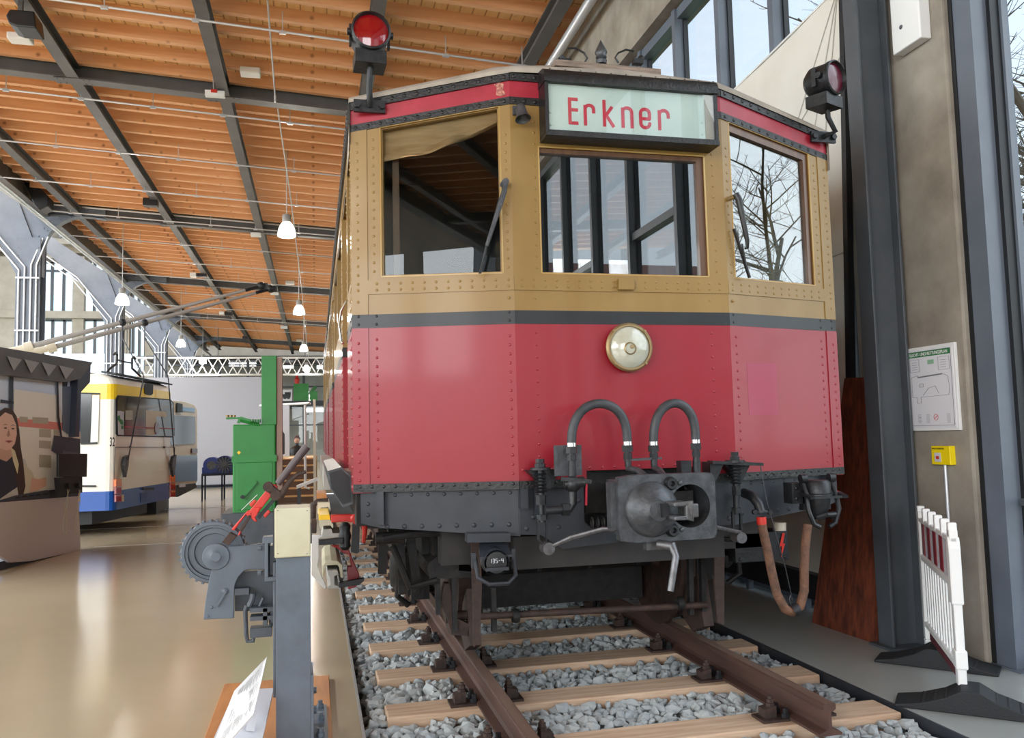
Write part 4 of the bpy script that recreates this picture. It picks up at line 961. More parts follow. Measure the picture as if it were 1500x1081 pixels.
# jumper socket
c = at(1198, 722, Y=4.36); mb = MB()
mb.lathe([(0,.075),(.06,.075),(.074,.06),(.076,.0),(.084,-.005),(.084,-.02),(.068,-.03),(.06,-.08),(.045,-.12),(.03,-.15),(0,-.15)], c, (0,0,1), 24)
for g in (-1, 1): mb.tube([c+V(g*.09,0.02,.085), c+V(g*.095,-.03,.0), c+V(g*.1,-.05,-.09), c+V(g*.07,-.05,-.17), c+V(g*.03,-.05,-.19)], .014, 8)
mb.bar(c+V(-.11,-.08,-.02), c+V(.12,-.08,-.02), .03, .014).bar(c+V(-.11,-.02,-.0), c+V(-.1,-.1,-.02), .03, .014).bar(c+V(.12,-.02,-.0), c+V(.115,-.1,-.02), .03, .014)
for g in (-1, 1): mb.cyl(c+V(g*.075,0,.085), c+V(g*.11,0,.085), .026, 12)
mb.box(c+V(-.15,.03,-.06), c+V(-.06,.12,.06)).box(c+V(-.08,.03,-.1), c+V(.1,.07,.06)).tube([c+V(-.03,-.03,-.14), c+V(.01,-.07,-.12), c+V(.06,-.06,-.12), c+V(.07,-.02,-.14)], .016, 8)
for g in (-.03, .03): mb.dome(c+V(-.12,.03,g), (0,-1,0), .012, 0, 8)
so = mb.build('jumper_socket', M['ironblk'], car); MB().ball(at(1227, 723, Y=4.4), .02, 0, 10, (1.4,1,.9)).build('red_knob', M['signalred'], so)
# electrical box with a lightning sign
a = at(1076, 782, Y=4.75); b = at(1156, 820, Y=4.75); mb = MB(); mb.box((a.x, 4.75, b.z), (b.x, 4.95, a.z))
for x in (a.x+.03, b.x-.03):
    for z in (a.z-.02, b.z+.02): mb.dome((x, 4.75, z), (0,-1,0), .012, 0, 8)
eb = mb.build('electrical_box', M['ironblk'], car, .008); c = at(1144, 799, Y=4.745)
MB().prism([c+V(.012,0,.075), c+V(.03,0,.075), c+V(.012,0,.01), c+V(.028,0,.012), c+V(-.005,0,-.075), c+V(.005,0,-.005), c+V(-.012,0,-.007)], (0,-.003,0)).build('lightning_sign', M['signalred'], eb)
MB().cyl(at(1142, 765, Y=4.8), at(1142, 782, Y=4.8), .04, 12).build('cable_gland', M['cream'], eb)
# lower left folding lamp (marker lantern) with bracket
c = at(724, 822, Y=4.32); mb = MB()
mb.bar(at(683, 787, Y=4.34), at(745, 786, Y=4.34), .09, .045)
o = mb.build('lantern_shelf', M['under'], car)
mb = MB(); mb.lathe([(.065,.06),(.062,-.03),(.068,-.04),(.06,-.05)], c+V(0,0,0), (0,-1,0), 24).cyl(c+V(-.0,0,.01), c+V(0,.12,.04), .06, 18)
mb.prism([c+V(-.085,-.04,.03), c+V(.09,-.04,.035), c+V(.07,.06,.1), c+V(.02,.07,.125), c+V(-.03,.07,.12), c+V(-.065,.06,.09)], (0,0,-.012))
mb.tube([c+V(-.1,-.0,.02), c+V(-.1,-.06,-.07), c+V(-.05,-.1,-.1), c+V(.05,-.1,-.1), c+V(.1,-.06,-.07), c+V(.1,0,.02)], .011, 8).bar(c+V(-.11,0,-.03), c+V(-.11,0,.05), .02, .035, (0,1,0)).bar(c+V(.1,0,-.0), c+V(.1,0,.06), .02, .035, (0,1,0)).bar(c+V(-.06,-.07,-.03), c+V(.06,-.07,-.03), .016, .016)
lo = mb.build('marker_lantern', M['under'], car); MB().lathe([(.055,.058),(0,.06)], c, (0,-1,0), 24).build('lantern_front', M['blackpl'], lo)
mb = MB()
def digit(x, z, segs):
    S_ = {'a': ((0,1),(1,1)), 'b': ((1,1),(1,.5)), 'c': ((1,.5),(1,0)), 'd': ((0,0),(1,0)), 'e': ((0,0),(0,.5)), 'f': ((0,.5),(0,1)), 'g': ((0,.5),(1,.5))}
    for s_ in segs:
        (p, q) = S_[s_]; w_, h_ = .009, .02
        mb.bar(V(x+p[0]*w_, c.y-.061, z+p[1]*h_), V(x+q[0]*w_, c.y-.061, z+q[1]*h_), .0025, .0025, (0,1,0))
for i, sg_ in enumerate(('bc', 'abcdg', 'afgcd', 'g', 'fgbc')): digit(c.x-.036+i*.0155, c.z-.0, sg_)
mb.build('lantern_number', M['offwhite'], lo)
# bogie: wheels, axle, guard irons, brake rods, axle boxes
for sgn in (-1, 1):
    for yw in (5.75, 8.25, 17.0, 19.5):
        x = sgn*.7535; mb = MB(); mb.lathe([(.06,-.06),(.1,-.05),(.38,-.045),(.42,-.06),(.45,-.06),(.46,.035),(.485,.04),(.485,.065),(.42,.065),(.38,.04),(.1,.05),(.08,.1),(0,.1)], (x, yw, .462), (-sgn,0,0), 40); mb.cyl((x+sgn*.06, yw, .462), (x+sgn*.2, yw, .462), .07, 14)
        mb.build('wheel', M['rust'], car)
for yw in (5.75, 8.25): MB().cyl((-.8, yw, .462), (.8, yw, .462), .08, 16).build('axle', M['grease'], car)
for sgn in (-1, 1):
    mb = MB(); X = sgn*1.02; mb.box((X-.03, 5.25, .62), (X+.03, 9.1, .78)).box((X-.06, 5.6, .28), (X+.06, 5.66, .8)).box((X-.06, 5.9, .28), (X+.06, 5.96, .8)).box((X-.06, 8.1, .28), (X+.06, 8.4, .8)).box((X-.1, 6.6, .5), (X+.1, 7.4, .7))
    mb.build('bogie_frame', M['grease'], car)
    mb = MB(); mb.lathe([(0,.0),(.12,0),(.14,.02),(.14,.16),(.10,.2),(0,.21)], (X-sgn*.02, 5.78, .45), (sgn,0,0), 20); mb.box((X-.02, 5.66, .3), (X+.1*sgn+.02, 5.9, .62)).bar(V(X+sgn*.1,5.7,.6), V(X+sgn*.15,5.4,.6), .04, .04)
    mb.tube([(X+sgn*.15, 5.4, .6), (X+sgn*.17, 5.4, .35), (X+sgn*.1, 5.45, .28)], .02, 8).build('axle_box', M['grease'], car)
    mb = MB()
    for k_ in range(5): mb.box((X-.05, 6.75-.1*(-k_)*.0-.5+.1*k_, .40+.02*k_), (X+.05, 7.25+.5-.1*k_, .417+.02*k_))
    mb.build('leaf_spring', M['grease'], car)
# guard irons and front brake rigging
mb = MB(); mb.prism([at(690, 790, Y=4.7), at(703, 790, Y=4.7), at(706, 860, Y=4.7), at(703, 940, Y=4.7), at(694, 948, Y=4.7), at(692, 860, Y=4.7)], (0,.02,0)).build('guard_iron', M['rust'], car)
MB().prism([at(1046, 800, Y=4.75), at(1061, 800, Y=4.75), at(1061, 915, Y=4.75), at(1051, 912, Y=4.75), at(1047, 860, Y=4.75)], (0,.02,0)).build('guard_iron', M['rust'], car)
a = at(700, 903, Y=5.0); b = at(1035, 886, Y=5.0)
MB().tube([a, b], .021, 12).build('brake_rod', M['rust'], car)
mb = MB()
for px_, t0, b0__ in ((722, 860, 925), (664, 820, 925), (1010, 800, 900), (1028, 800, 895), (640, 830, 900)): 
    MB().bar(at(px_, t0, Y=5.05), at(px_+2, b0__, Y=5.05), .03, .04, (0,1,0)).build('brake_hanger', M['grease'], car)
for x_ in (-.52, .55): MB().lathe([(.0,-.02),(.04,-.02),(.045,0),(.04,.02),(0,.02)], (x_, 5.0, .26), (1,0,0), 12).build('rod_collar', M['grease'], car)
mb = MB(); sh = [at(626, 833, Y=5.0), at(628, 825, Y=5.0), at(660, 800, Y=5.0), at(672, 800, Y=5.0), at(672, 836, Y=5.0), at(700, 838, Y=5.0), at(700, 846, Y=5.0), at(630, 848, Y=5.0)]
mb.prism(sh, (0, .5, 0)).build('spring_shelf', M['grease'], car)
MB().box((at(634,780,Y=5.1).x, 5.1, .62), (at(648,780,Y=5.1).x, 5.3, .84)).build('frame_post', M['grease'], car)
MB().prism([at(652,855,Y=5.05), at(658,855,Y=5.05), at(668,905,Y=5.05), at(688,915,Y=5.05), at(685,932,Y=5.05), at(662,930,Y=5.05), at(655,905,Y=5.05), at(645,880,Y=5.05)], (0,.08,0)).build('brake_shoe', M['rust'], car)
# slipper and brake shoe in front of the left wheel
mb = MB(); mb.prism([(-.80, 5.1, .42), (-.80, 5.02, .1), (-.80, 5.2, .03), (-.80, 5.34, .1), (-.80, 5.26, .3)], (.07,0,0)).cyl((-.9, 5.12, .26), (-.7, 5.12, .26), .03, 10).hexnut((-.9, 5.12, .26), (-1,0,0), .04, .03).build('brake_block', M['rust'], car)
MB().prism([(.72, 5.1, .42), (.72, 5.02, .1), (.72, 5.2, .03), (.72, 5.34, .1), (.72, 5.26, .3)], (.07,0,0)).build('brake_block', M['rust'], car)
mb = MB(); a = at(1060, 812, Y=4.9); mb.lathe([(.0,0),(.055,0),(.06,.02),(.05,.06),(.03,.08),(0,.08)], a, (0,0,-1), 16).tube([at(1050, 775, Y=4.85), at(1062, 790, Y=4.75), at(1078, 790, Y=4.72), at(1084, 782, Y=4.72)], .016, 8).cyl(at(1056, 780, Y=4.85), at(1056, 800, Y=4.85), .03, 10).build('sanding_pipe', M['grease'], car)
# dark equipment blocks added under the cab to deepen the shade there
mb = MB(); mb.box((-.66, 5.9, .13), (.66, 9.2, .9)).box((-.3, 5.1, .55), (.4, 5.4, .85)).cyl((-.5, 6.5, .55), (.5, 6.5, .55), .25, 18)
for i in range(6): mb.bar(V(-.9+.33*i, 5.3, .95), V(-.95+.35*i, 5.45, .45), .03, .05, (0,1,0))
mb.box((-1.2, 9.5, .35), (1.2, 16, .95)); mb.build('underfloor_shade_block', M['grease'], car)
mb = MB(); mb.tube([at(560, 790, Y=4.8), at(600, 783, Y=4.8), at(680, 778, Y=4.8)], .02, 8).tube([at(575, 800, Y=5.0), at(600, 860, Y=5.0), at(640, 850, Y=5.0)], .02, 8)
for (p_, q_) in (((560,775),(560,840)), ((600,780),(610,850)), ((650,780),(650,830)), ((585,775),(590,870))): mb.bar(at(*p_, Y=5.2), at(*q_, Y=5.2), .05, .05, (0,1,0))
mb.box((-1.25, 5.3, .75), (-.9, 6.3, .95)); mb.build('side_rigging', M['grease'], car)
# shoe beam cover along the left side
prof = [at(480, 690, Y=4.95), at(500, 684, Y=4.95), at(514, 697, Y=4.95), at(517, 738, Y=4.95), at(502, 743, Y=4.95), at(484, 716, Y=4.95)]
mb = MB(); mb.prism(prof, (0, 2.6, 0), 0); mb.prism([p.lerp(sum(prof, V(0,0,0))/6, .12)+V(0,-.002,0) for p in prof], (0,.01,0), 1); mb.build('third_rail_cover', [M['iron'], M['anthd']], car)
mb = MB(); mb.box((-1.62, 7.9, .9), (-1.49, 14, 1.1)).box((-1.56, 5.0, 1.1), (-1.45, 5.5, 1.16)); mb.build('step_board', M['ltgrey'], car)
MB().box((-1.47, 4.78, .86), (-1.36, 5.0, 1.05)).cyl((-1.36,4.85,.78),(-1.2,4.85,.78), .035, 12).build('corner_bracket', M['grease'], car)
# door handrail on the left side
MB().tube([at(508, 440, Y=5.2), at(500, 455, Y=5.35), at(497, 475, Y=5.4), at(500, 500, Y=5.4), at(503, 503, Y=5.35)], .008, 6).build('grab_rail', M['chrome'], car)
# ================================================================== right-hand things
t = thing('leaning_board', 'dark red-brown stained board leaning against the pillar behind the grey steel column', 'board', (2.1, 5.55, F))
a0, a1, b0_, b1_ = V(2.05, 5.9, F), V(2.07, 5.24, F), V(2.36, 5.9, 1.76), V(2.37, 5.5, 1.74)
MB().prism([a0, V(2.06, 5.56, F), V(2.25, 5.42, 1.71), V(2.245, 5.6, 1.72)], (.035,0,.004)).build('left_board', M['osb'], t)
MB().prism([V(2.06, 5.56, F), V(2.08, 5.2, F), V(2.255, 5.22, 1.7), V(2.25, 5.42, 1.71)], (.035,0,.004)).build('right_board', M['osb'], t)
# white sail with its black mast and boom
SLX = 2.33
t = thing('white_sail', 'white sail stretched between a black mast and boom, behind the railcar at the windows', 'sail', (SLX, 7, F))
e0 = at(1075, 133, X=SLX); apex = at(1229, -18, X=SLX); bt = at(1190, 832, X=SLX); foot = at(1248, 600, X=SLX); fd = (foot-apex).normalized(); foot = foot+fd*((foot.z-bt.z+.03)/abs(fd.z))
far_t = e0+(e0-apex).normalized()*3.6; far = V(SLX, far_t.y, foot.z)
def sailp(u, v_): return apex.lerp(foot, u).lerp(far_t.lerp(far, u), v_)
mb = MB(); n = 16; q = []
for i in range(n+1):
    for j in range(n+1):
        u, v_ = i/n, j/n; p = sailp(u, v_); q.append(p+V(-.03*math.sin(v_*PI)*math.sin(u*PI)-.008*math.sin(v_*22+1)*(1-u), 0, 0))
mb.add(q, [(i*(n+1)+j, i*(n+1)+j+1, (i+1)*(n+1)+j+1, (i+1)*(n+1)+j) for i in range(n) for j in range(n)], 0, True)
o = mb.build('sail_cloth', M['sail'], t)
smat = mat('sail_seam', (184,180,172), .8)
for (u0, v0, u1, v1) in ((.0,.0,.5,.09),(0,0,.6,.2),(.0,.0,.5,.34),(.12,0,.30,.34),(.02,.35,1,.36),(.02,.62,1,.6),(.45,0,.42,1),(.72,0,.7,1)):
    mb = MB(); pts = []
    for k in range(9):
        u = u0+(u1-u0)*k/8; v_ = v0+(v1-v0)*k/8; p = sailp(u, v_); pts.append(p+V(-.03*math.sin(v_*PI)*math.sin(u*PI)-.008*math.sin(v_*22+1)*(1-u)-.004, 0, 0))
    mb.tube(pts, .005, 4); mb.build('seam', smat, o)
MB().tube([apex+V(-.01,0,0), far_t+V(-.01,0,0)], .009, 6).build('edge_rope', M['white'], o)
mt0, mt1 = at(1230, -300, X=SLX), at(1247, 590, X=SLX); md = (mt1-mt0).normalized(); mt1 = mt1+md*((mt1.z-.2)/abs(md.z)); m0 = mt1.y
mb = MB(); mb.bar(mt0, mt1, .055, .05, (1,0,0))
for i in range(16): mb.dome(mt0.lerp(mt1, .04+.06*i)-V(.026,0,0), (-1,0,0), .007, 0, 6)
mb.build('mast', M['anthd'], t)
bz0, bz1 = at(1190, 878, X=SLX-.08).z, bt.z
MB().box((SLX-.08, m0, bz0), (SLX+.04, 11, bz1-.03)).build('boom', M['anthd'], t)
for y in (6.35, 7.3, 8.6): MB().box((SLX-.04, y, F), (SLX+.01, y+.05, bz0)).build('leg', M['alu'], t)
# evacuation plan, call point with conduit, white wall box
SX = 2.39
def wq(px, py, X=SX): return at(px, py, X=X)
t = thing('evacuation_plan', 'framed escape plan with green header on the concrete pillar', 'sign', (SX, 4.84, 1.3))
y0, y1, z0, z1 = 4.60, 5.07, 1.31, 1.885
MB().box((SX-.022, y0, z0), (SX, y1, z1)).build('frame', M['white'], t, .003)
pp = MB().box((SX-.025, y0+.02, z0+.02), (SX-.022, y1-.02, z1-.02)).build('printed_sheet', M['paper'], t)
hd = MB().box((SX-.0265, y0+.035, z1-.07), (SX-.025, y1-.035, z1-.032)).build('green_header', M['green_sign'], pp)
def text(body, name, loc, rot, size, mt, parent, sx=1, align='LEFT'):
    c = bpy.data.curves.new(name, 'FONT'); c.body = body; c.size = size; c.extrude = .0006; c.align_x = align; c.materials.append(mt)
    c.offset = size*.012; o = bpy.data.objects.new(name, c); COL.objects.link(o)
    me = bpy.data.meshes.new_from_object(o); bpy.data.objects.remove(o); me.materials.clear(); me.materials.append(mt); o = bpy.data.objects.new(name, me); COL.objects.link(o); o.parent = parent; o.location = Vector(loc)-WL[parent.name]; o.rotation_euler = rot; o.scale = (sx, 1, 1); return o
RW = (PI/2, 0, -PI/2)      # faces -X
text('FLUCHT- UND RETTUNGSPLAN', 'header_text', (SX-.0275, y1-.045, z1-.062), RW, .031, M['white'], pp, .83)
def lrect(mbx, ya, yb, za, zb__, w=.002, x=SX-.026):
    for (p, q) in (((ya,za),(yb,za)),((yb,za),(yb,zb__)),((yb,zb__),(ya,zb__)),((ya,zb__),(ya,za))): mbx.bar((x,p[0],p[1]),(x,q[0],q[1]), w, w, (1,0,0))
mb = MB(); lrect(mb, y0+.035, y1-.035, z0+.035, z1-.032, .0025); mb.build('border_lines', M['ink'], pp)
mb = MB(); lrect(mb, y1-.14, y1-.05, z1-.17, z1-.085, .0015); lrect(mb, y0+.05, y0+.15, z1-.17, z1-.085, .0015)
pts = [(y1-.06,1.68),(y1-.06,1.54),(y1-.1,1.54),(y1-.1,1.50),(y1-.14,1.50),(y1-.14,1.54),(y0+.07,1.545),(y0+.06,1.6),(y0+.07,1.67),(y0+.12,1.69),(y1-.12,1.68),(y1-.12,1.69),(y1-.06,1.68)]
for p, q in zip(pts[:-1], pts[1:]): mb.bar((SX-.026,)+p, (SX-.026,)+q, .002, .002, (1,0,0))
pts = [(y1-.16,1.55),(y1-.22,1.6),(y1-.28,1.61),(y0+.16,1.56)]
for p, q in zip(pts[:-1], pts[1:]): mb.bar((SX-.026,)+p, (SX-.026,)+q, .002, .002, (1,0,0))
mb.bar((SX-.026, y1-.12, 1.675), (SX-.026, y0+.12, 1.685), .006, .006, (1,0,0))
for yy_, zz_, r in ((y1-.15, 1.62, .018),): lrect(mb, yy_-r, yy_+r, zz_-r*.6, zz_+r*.6)
for k_ in range(7):
    for (yy_, w_) in ((y1-.1, .03), (y1-.18, .03), (y0+.1, .03)): mb.bar((SX-.026, yy_, z0+.055+k_*.009), (SX-.026, yy_-w_, z0+.055+k_*.009), .002, .002, (1,0,0))
for k_ in range(4):
    for (yy_, w_) in ((y1-.07, .05), (y0+.13, .05)): mb.bar((SX-.026, yy_, z1-.105-k_*.016), (SX-.026, yy_-w_, z1-.105-k_*.016), .002, .002, (1,0,0))
mb.build('plan_drawing', M['ink'], pp)
MB().box((SX-.0262, y0+.19, z1-.125), (SX-.025, y0+.25, z1-.095)).build('green_site_plan', mat('pale_green_print', (140,180,150), .6), pp)
mb = MB(); mb.lathe([(.018,0),(.021,0),(.021,.001),(.018,.001),(.018,0)], (SX-.026, y0+.2, z0+.09), (-1,0,0), 20).bar((SX-.0265, y0+.187, z0+.1), (SX-.0265, y0+.213, z0+.08), .002, .003, (1,0,0)).build('red_symbol', M['signalred'], pp)
a = wq(1372, 655); b = wq(1401, 681)
t = thing('alarm_call_point', 'yellow smoke vent call point on the pillar below the escape plan', 'alarm', (SX, (a.y+b.y)/2, b.z))
q = MB().box((SX-.045, b.y, b.z), (SX, a.y, a.z+.01)).build('housing', M['yellowbox'], t, .004)
cy_ = (a.y+b.y)/2+.025; cz_ = (a.z+b.z)/2-.008
pw = MB().box((SX-.048, cy_-.028, cz_-.03), (SX-.045, cy_+.028, cz_+.03)).build('window', M['offwhite'], q); 
MB().box((SX-.05, cy_-.012, cz_-.012), (SX-.048, cy_+.012, cz_+.008)).build('push_button', M['signalred'], pw)
text('RAUCHABZUG', 'caption', (SX-.0465, a.y-.012, a.z-.013), RW, .016, M['blackpl'], q, 1)
o = MB().cyl((SX-.015, (a.y+b.y)/2, b.z), (SX-.015, (a.y+b.y)/2, F), .012, 10).build('wall_conduit', M['conduit']); tag(o, 'grey conduit running down the pillar from the yellow alarm box to the floor', 'pipe')
t = thing('wall_box', 'white box mounted high on the concrete pillar', 'box', (SX, 4.78, 3.97))
o = MB().box((SX-.09, 4.64, 3.96), (SX, 4.92, 4.6)).build('housing', M['white'], t, .01)
MB().dome((SX-.09, 4.82, 4.12), (-1,0,0), .016, 0, 12).build('key_lock', M['anth'], o); mb = MB(); mb.tube([(SX-.091, 4.84, 4.38), (SX-.091, 4.81, 4.41), (SX-.091, 4.77, 4.41)], .004, 6).tube([(SX-.091, 4.83, 4.36), (SX-.091, 4.80, 4.39), (SX-.091, 4.78, 4.39)], .003, 6).build('logo', M['anth'], o)
# white plastic safety barrier
n0 = V(1.665, 3.9, -.12); n1 = V(2.24, 4.86, -.12); dv = (n1-n0).normalized(); L = (n1-n0).length; nv = V(dv.y, -dv.x, 0)
t = thing('barrier_fence', 'white plastic barrier with red and white panel on black rubber feet', 'barrier', (n0+n1)/2)
def bp(s, z, o=0.): return n0+dv*s+nv*o+V(0, 0, z)
def bpoly(mbx, pts, th=.02, o=0): return mbx.prism([bp(s, z, o-th/2) for s, z in pts], nv*th)
mb = MB(); H = .93
for (s0, s1, z0, z1, th) in ((.0, .07, .07, .9, .045), (L-.07, L, .07, .9, .045), (0, L, .58, .62, .04), (0, L, .83, .86, .04), (.05, L-.05, .15, .19, .04)): bpoly(mb, [(s0,z0),(s1,z0),(s1,z1),(s0,z1)], th)
bpoly(mb, [(.005,.07),(.02,.0),(.055,.0),(.07,.07)], .05); bpoly(mb, [(L-.07,.07),(L-.055,.0),(L-.02,.0),(L-.005,.07)], .05)
bpoly(mb, [(-.01,.5),(.075,.5),(.075,.82),(.06,.86),(.01,.86),(-.01,.8)], .06); bpoly(mb, [(-.012,.16),(.07,.16),(.07,.26),(-.012,.26)], .06)
fr = mb.build('frame', M['white'], t, .008)
k_ = 11
for i in range(k_):
    s = .12+(L-.24)*i/(k_-1); mb = MB(); bpoly(mb, [(s-.016,.18),(s+.016,.18),(s+.016,.6),(s-.016,.6)], .018); mb.build('slat', M['white'], t, .003)
for i in range(6):
    s = .035+(L-.07)*i/5; mb = MB(); bpoly(mb, [(s-.022,.84),(s+.022,.84),(s+.022,.935),(s-.022,.935)], .045); mb.build('top_peg', M['white'], t, .006)
mb = MB(); bpoly(mb, [(.06,.62),(L-.06,.62),(L-.06,.83),(.06,.83)], .012)
pn = mb.build('panel', M['offwhite'], t); 
for i in range(5):
    s = .1+(L-.28)*i/4; mb = MB(); bpoly(mb, [(s,.625),(s+.1,.625),(s+.1,.825),(s,.825)], .004, -.008); mb.build('red_stripe', M['reflred'], pn)
mb = MB(); bpoly(mb, [(.08,.15),(L-.2,.15),(L-.2,.1),(.08,.1)], .03); mb.build('lower_rail', mat('dark_red_strip', (92,40,48), .5), t)
for fa, fb_ in ((V(1.40, 4.1, F), V(1.94, 3.61, F)), (V(1.86, 4.87, F), V(2.33, 4.36, F))):
    c = (fa+fb_)/2; h_ = (fb_-fa).length/2; fx = (fb_-fa).normalized(); fy = V(-fx.y, fx.x, 0); mb = MB(); k_ = h_/.42
    pr_ = [(-.42, 0), (-.42, .015), (-.28, .035), (-.14, .075), (-.05, .12), (.05, .12), (.14, .075), (.28, .035), (.42, .015), (.42, 0)]
    mb.prism([c+fx*a_*k_+V(0,0,b_)-fy*.11 for a_, b_ in pr_], fy*.22)
    for i in range(-5, 6):
        if abs(i) > 1: mb.bar(c+fx*(i*.065*k_)+V(0,0,.11-abs(i)*.018)-fy*.1, c+fx*(i*.065*k_)+V(0,0,.11-abs(i)*.018)+fy*.1, .02, .012)
    mb.build('rubber_foot', M['blackrub'], t, .006)
mb = MB()
# ================================================================== signal post and lever machine, left foreground
PY = 4.3
t = thing('signal_post', 'grey steel post with a beige box on top, on a wooden base plate', 'post', (-1.8, PY+.08, F+.03))
xl, xr = at(404, 900, Y=PY).x, at(455, 900, Y=PY).x
mb = MB(); mb.box((xl, PY, F+.03), (xr, PY+.012, .80)).box((xl, PY+.15, F+.03), (xr, PY+.162, .80)).box(((xl+xr)/2-.006, PY+.012, F+.03), ((xl+xr)/2+.006, PY+.15, .80)).box((xl-.015, PY+.03, .1), (xl+.0, PY+.14, .75))
mb.build('post', M['machine'], t, .003)
a = at(402, 745, Y=PY-.02); b = at(455, 815, Y=PY-.02)
bx = MB().box((a.x, PY-.02, b.z), (b.x, PY+.2, a.z)).build('beige_box', M['beige'], t, .006)
mb = MB()
for px_, py_ in ((407,748),(450,748),(407,811),(450,811)): mb.dome(at(px_, py_, Y=PY-.02), (0,-1,0), .003, 0, 6)
mb.build('screw', M['iron'], bx); MB().box((a.x-.008, PY, b.z+.01), (a.x, PY+.18, a.z-.01)).box((b.x, PY-.0, b.z+.06), (b.x+.006, PY+.17, b.z+.16)).build('side_flange', M['blackpl'], bx)
mb = MB(); mb.box((xr, PY-.03, F+.03), (xr+.08, PY+.55, F+.045)).box((xr, PY+.0, F+.03), (xr+.012, PY+.25, .2))
for y_ in (.05, .3, .5): mb.hexnut((xr+.045, PY+y_, F+.045), (0,0,1), .02, .02).hexnut((xr+.045, PY+y_, F+.065), (0,0,1), .013, .02)
for z_ in (.0, .1): mb.hexnut((xr+.012, PY+.1, z_), (1,0,0), .016, .014)
mb.build('foot_bracket', M['machine'], t)
o = MB().box((-2.24, 3.4, F), (-1.615, 5.5, F+.03)).build('base_board', M['plywood'], None, .004); tag(o, 'varnished wooden base board on the floor under the grey post', 'board')
# lever machine
t = thing('points_lever', 'grey toothed wheel machine with a red hand lever, mounted on the post', 'lever machine', (-2.1, PY+.2, .3))
WY = PY+.18
c = at(312, 809, Y=WY)
w_ = MB(); w_.lathe([(0,.04),(.088,.04),(.092,.05),(.118,.05),(.122,.062),(.134,.062),(.136,.07),(.150,.07),(.155,.06),(.155,.005),(.13,.0),(0,.0)], c+V(0,.07,0), (0,-1,0), 56)
for i in range(30):
    a_ = 2*PI*i/30; w_.bar(c+V(math.cos(a_)*.157,.005,math.sin(a_)*.157), c+V(math.cos(a_)*.157,.062,math.sin(a_)*.157), .013, .012, V(math.cos(a_),0,math.sin(a_)))
w_.build('toothed_wheel', M['machine'], t)
def zp(x, y, Y=PY+.1): return at(240+x/3.17, 740+y/3.17, Y=Y)
hub = zp(243, 238)
o = MB().lathe([(0,.02),(.022,.02),(.03,.012),(.062,.01),(.066,0)], hub+V(0,-.002,0), (0,-1,0), 30).build('hub', M['machine'], t)
poly = [(300,192),(380,186),(470,178),(490,180),(490,300),(400,298),(372,305),(345,335),(328,375),(326,440),(325,525),(183,532),(192,450),(205,370),(222,300),(240,270),(290,235)]
MB().prism([zp(*p) for p in poly], (0,.03,0)).build('side_plate', M['machine'], t, .004)
mb = MB()
for p in ((222,475),(285,400),(205,515),(245,238)): mb.dome(zp(*p), (0,-1,0), .008 if p != (285,400) else .018, 0, 12)
mb.bar(zp(290,395)+V(0,-.006,0), zp(245,470)+V(0,-.006,0), .01, .02, (0,1,0)); mb.build('plate_bolts', M['machine'], t)
MB().prism([zp(330,310,PY+.18), zp(520,300,PY+.18), zp(520,492,PY+.18), zp(330,492,PY+.18)], (0,.08,0)).build('rear_plate', M['machdark'], t)
mb = MB(); 
for (x0, y0, x1, y1) in ((458,150,525,175),(468,335,530,352),(468,175,485,335)): a = zp(x0,y0,PY+.02); b = zp(x1,y1,PY+.02); mb.box((a.x, PY+.02, b.z), (b.x, PY+.12, a.z))
for p in ((455,200),(455,315)): mb.hexnut(zp(*p,PY+.06), (-1,0,0), .014, .02)
a = zp(490,190,PY+.08); b = zp(525,330,PY+.08); mb.box((a.x, PY+.08, b.z), (b.x, PY+.2, a.z)); mb.build('mounting_frame', M['machine'], t, .003)
mb = MB()
for (x0, y0, x1, y1, Y_) in ((400,575,500,610,PY+.06),(400,480,520,492,PY+.05),(400,520,520,530,PY+.05),(460,480,480,560,PY+.05),(495,480,520,545,PY+.07)): a = zp(x0,y0,Y_); b = zp(x1,y1,Y_); mb.box((a.x, Y_, b.z), (b.x, Y_+.08, a.z))
mb.tube([zp(385,465), zp(378,490), zp(382,600), zp(388,632), zp(415,630), zp(415,610)], .011, 8).tube([zp(395,470), zp(410,440), zp(415,410)], .014, 8).tube([zp(440,480), zp(462,430)], .008, 8).cyl(zp(500,490), zp(500,560), .012, 8).box(zp(330,420)-V(0,0,.0), zp(395,385)+V(0,.05,0)); mb.build('locking_gear', M['machdark'], t)
LY = PY+.05
def lp(x, y, Y=LY): return at(270+x/6.757, 640+y/6.757, Y=Y)   # from the lever close-up
def lpoly(mbx, pts, th, Y=LY): return mbx.prism([lp(x, y, Y) for x, y in pts], (0, th, 0))
mb = MB(); lpoly(mb, [(465,915),(620,735),(650,730),(680,760),(590,880),(545,975),(525,980),(560,900),(630,790),(610,770),(490,930)], .05)
lpoly(mb, [(650,725),(800,540),(850,470),(900,470),(925,500),(880,560),(740,740),(700,800),(720,840),(690,835),(650,790),(640,740)], .04)
lpoly(mb, [(640,665),(690,620),(715,635),(665,700)], .03); lpoly(mb, [(780,775),(830,720),(855,745),(800,805)], .03); lpoly(mb, [(690,700),(760,690),(720,770)], .05, LY-.01)
mb.build('red_lever_arm', M['signalred'], t, .004)
mb = MB(); lpoly(mb, [(720,790),(880,600),(895,640),(745,815)], .03, LY+.02); mb.build('black_insert', M['anthd'], t)
mb = MB(); lpoly(mb, [(540,925),(640,770),(665,785),(565,945)], .02, LY-.005); lpoly(mb, [(370,1040),(450,945),(520,985),(440,1075)], .05, LY); mb.build('lever_shank', M['rust'], t, .003)
MB().tube([lp(925,465), lp(1215,92)], [.017,.0215], 14).build('hand_grip', M['levergrip'], t)
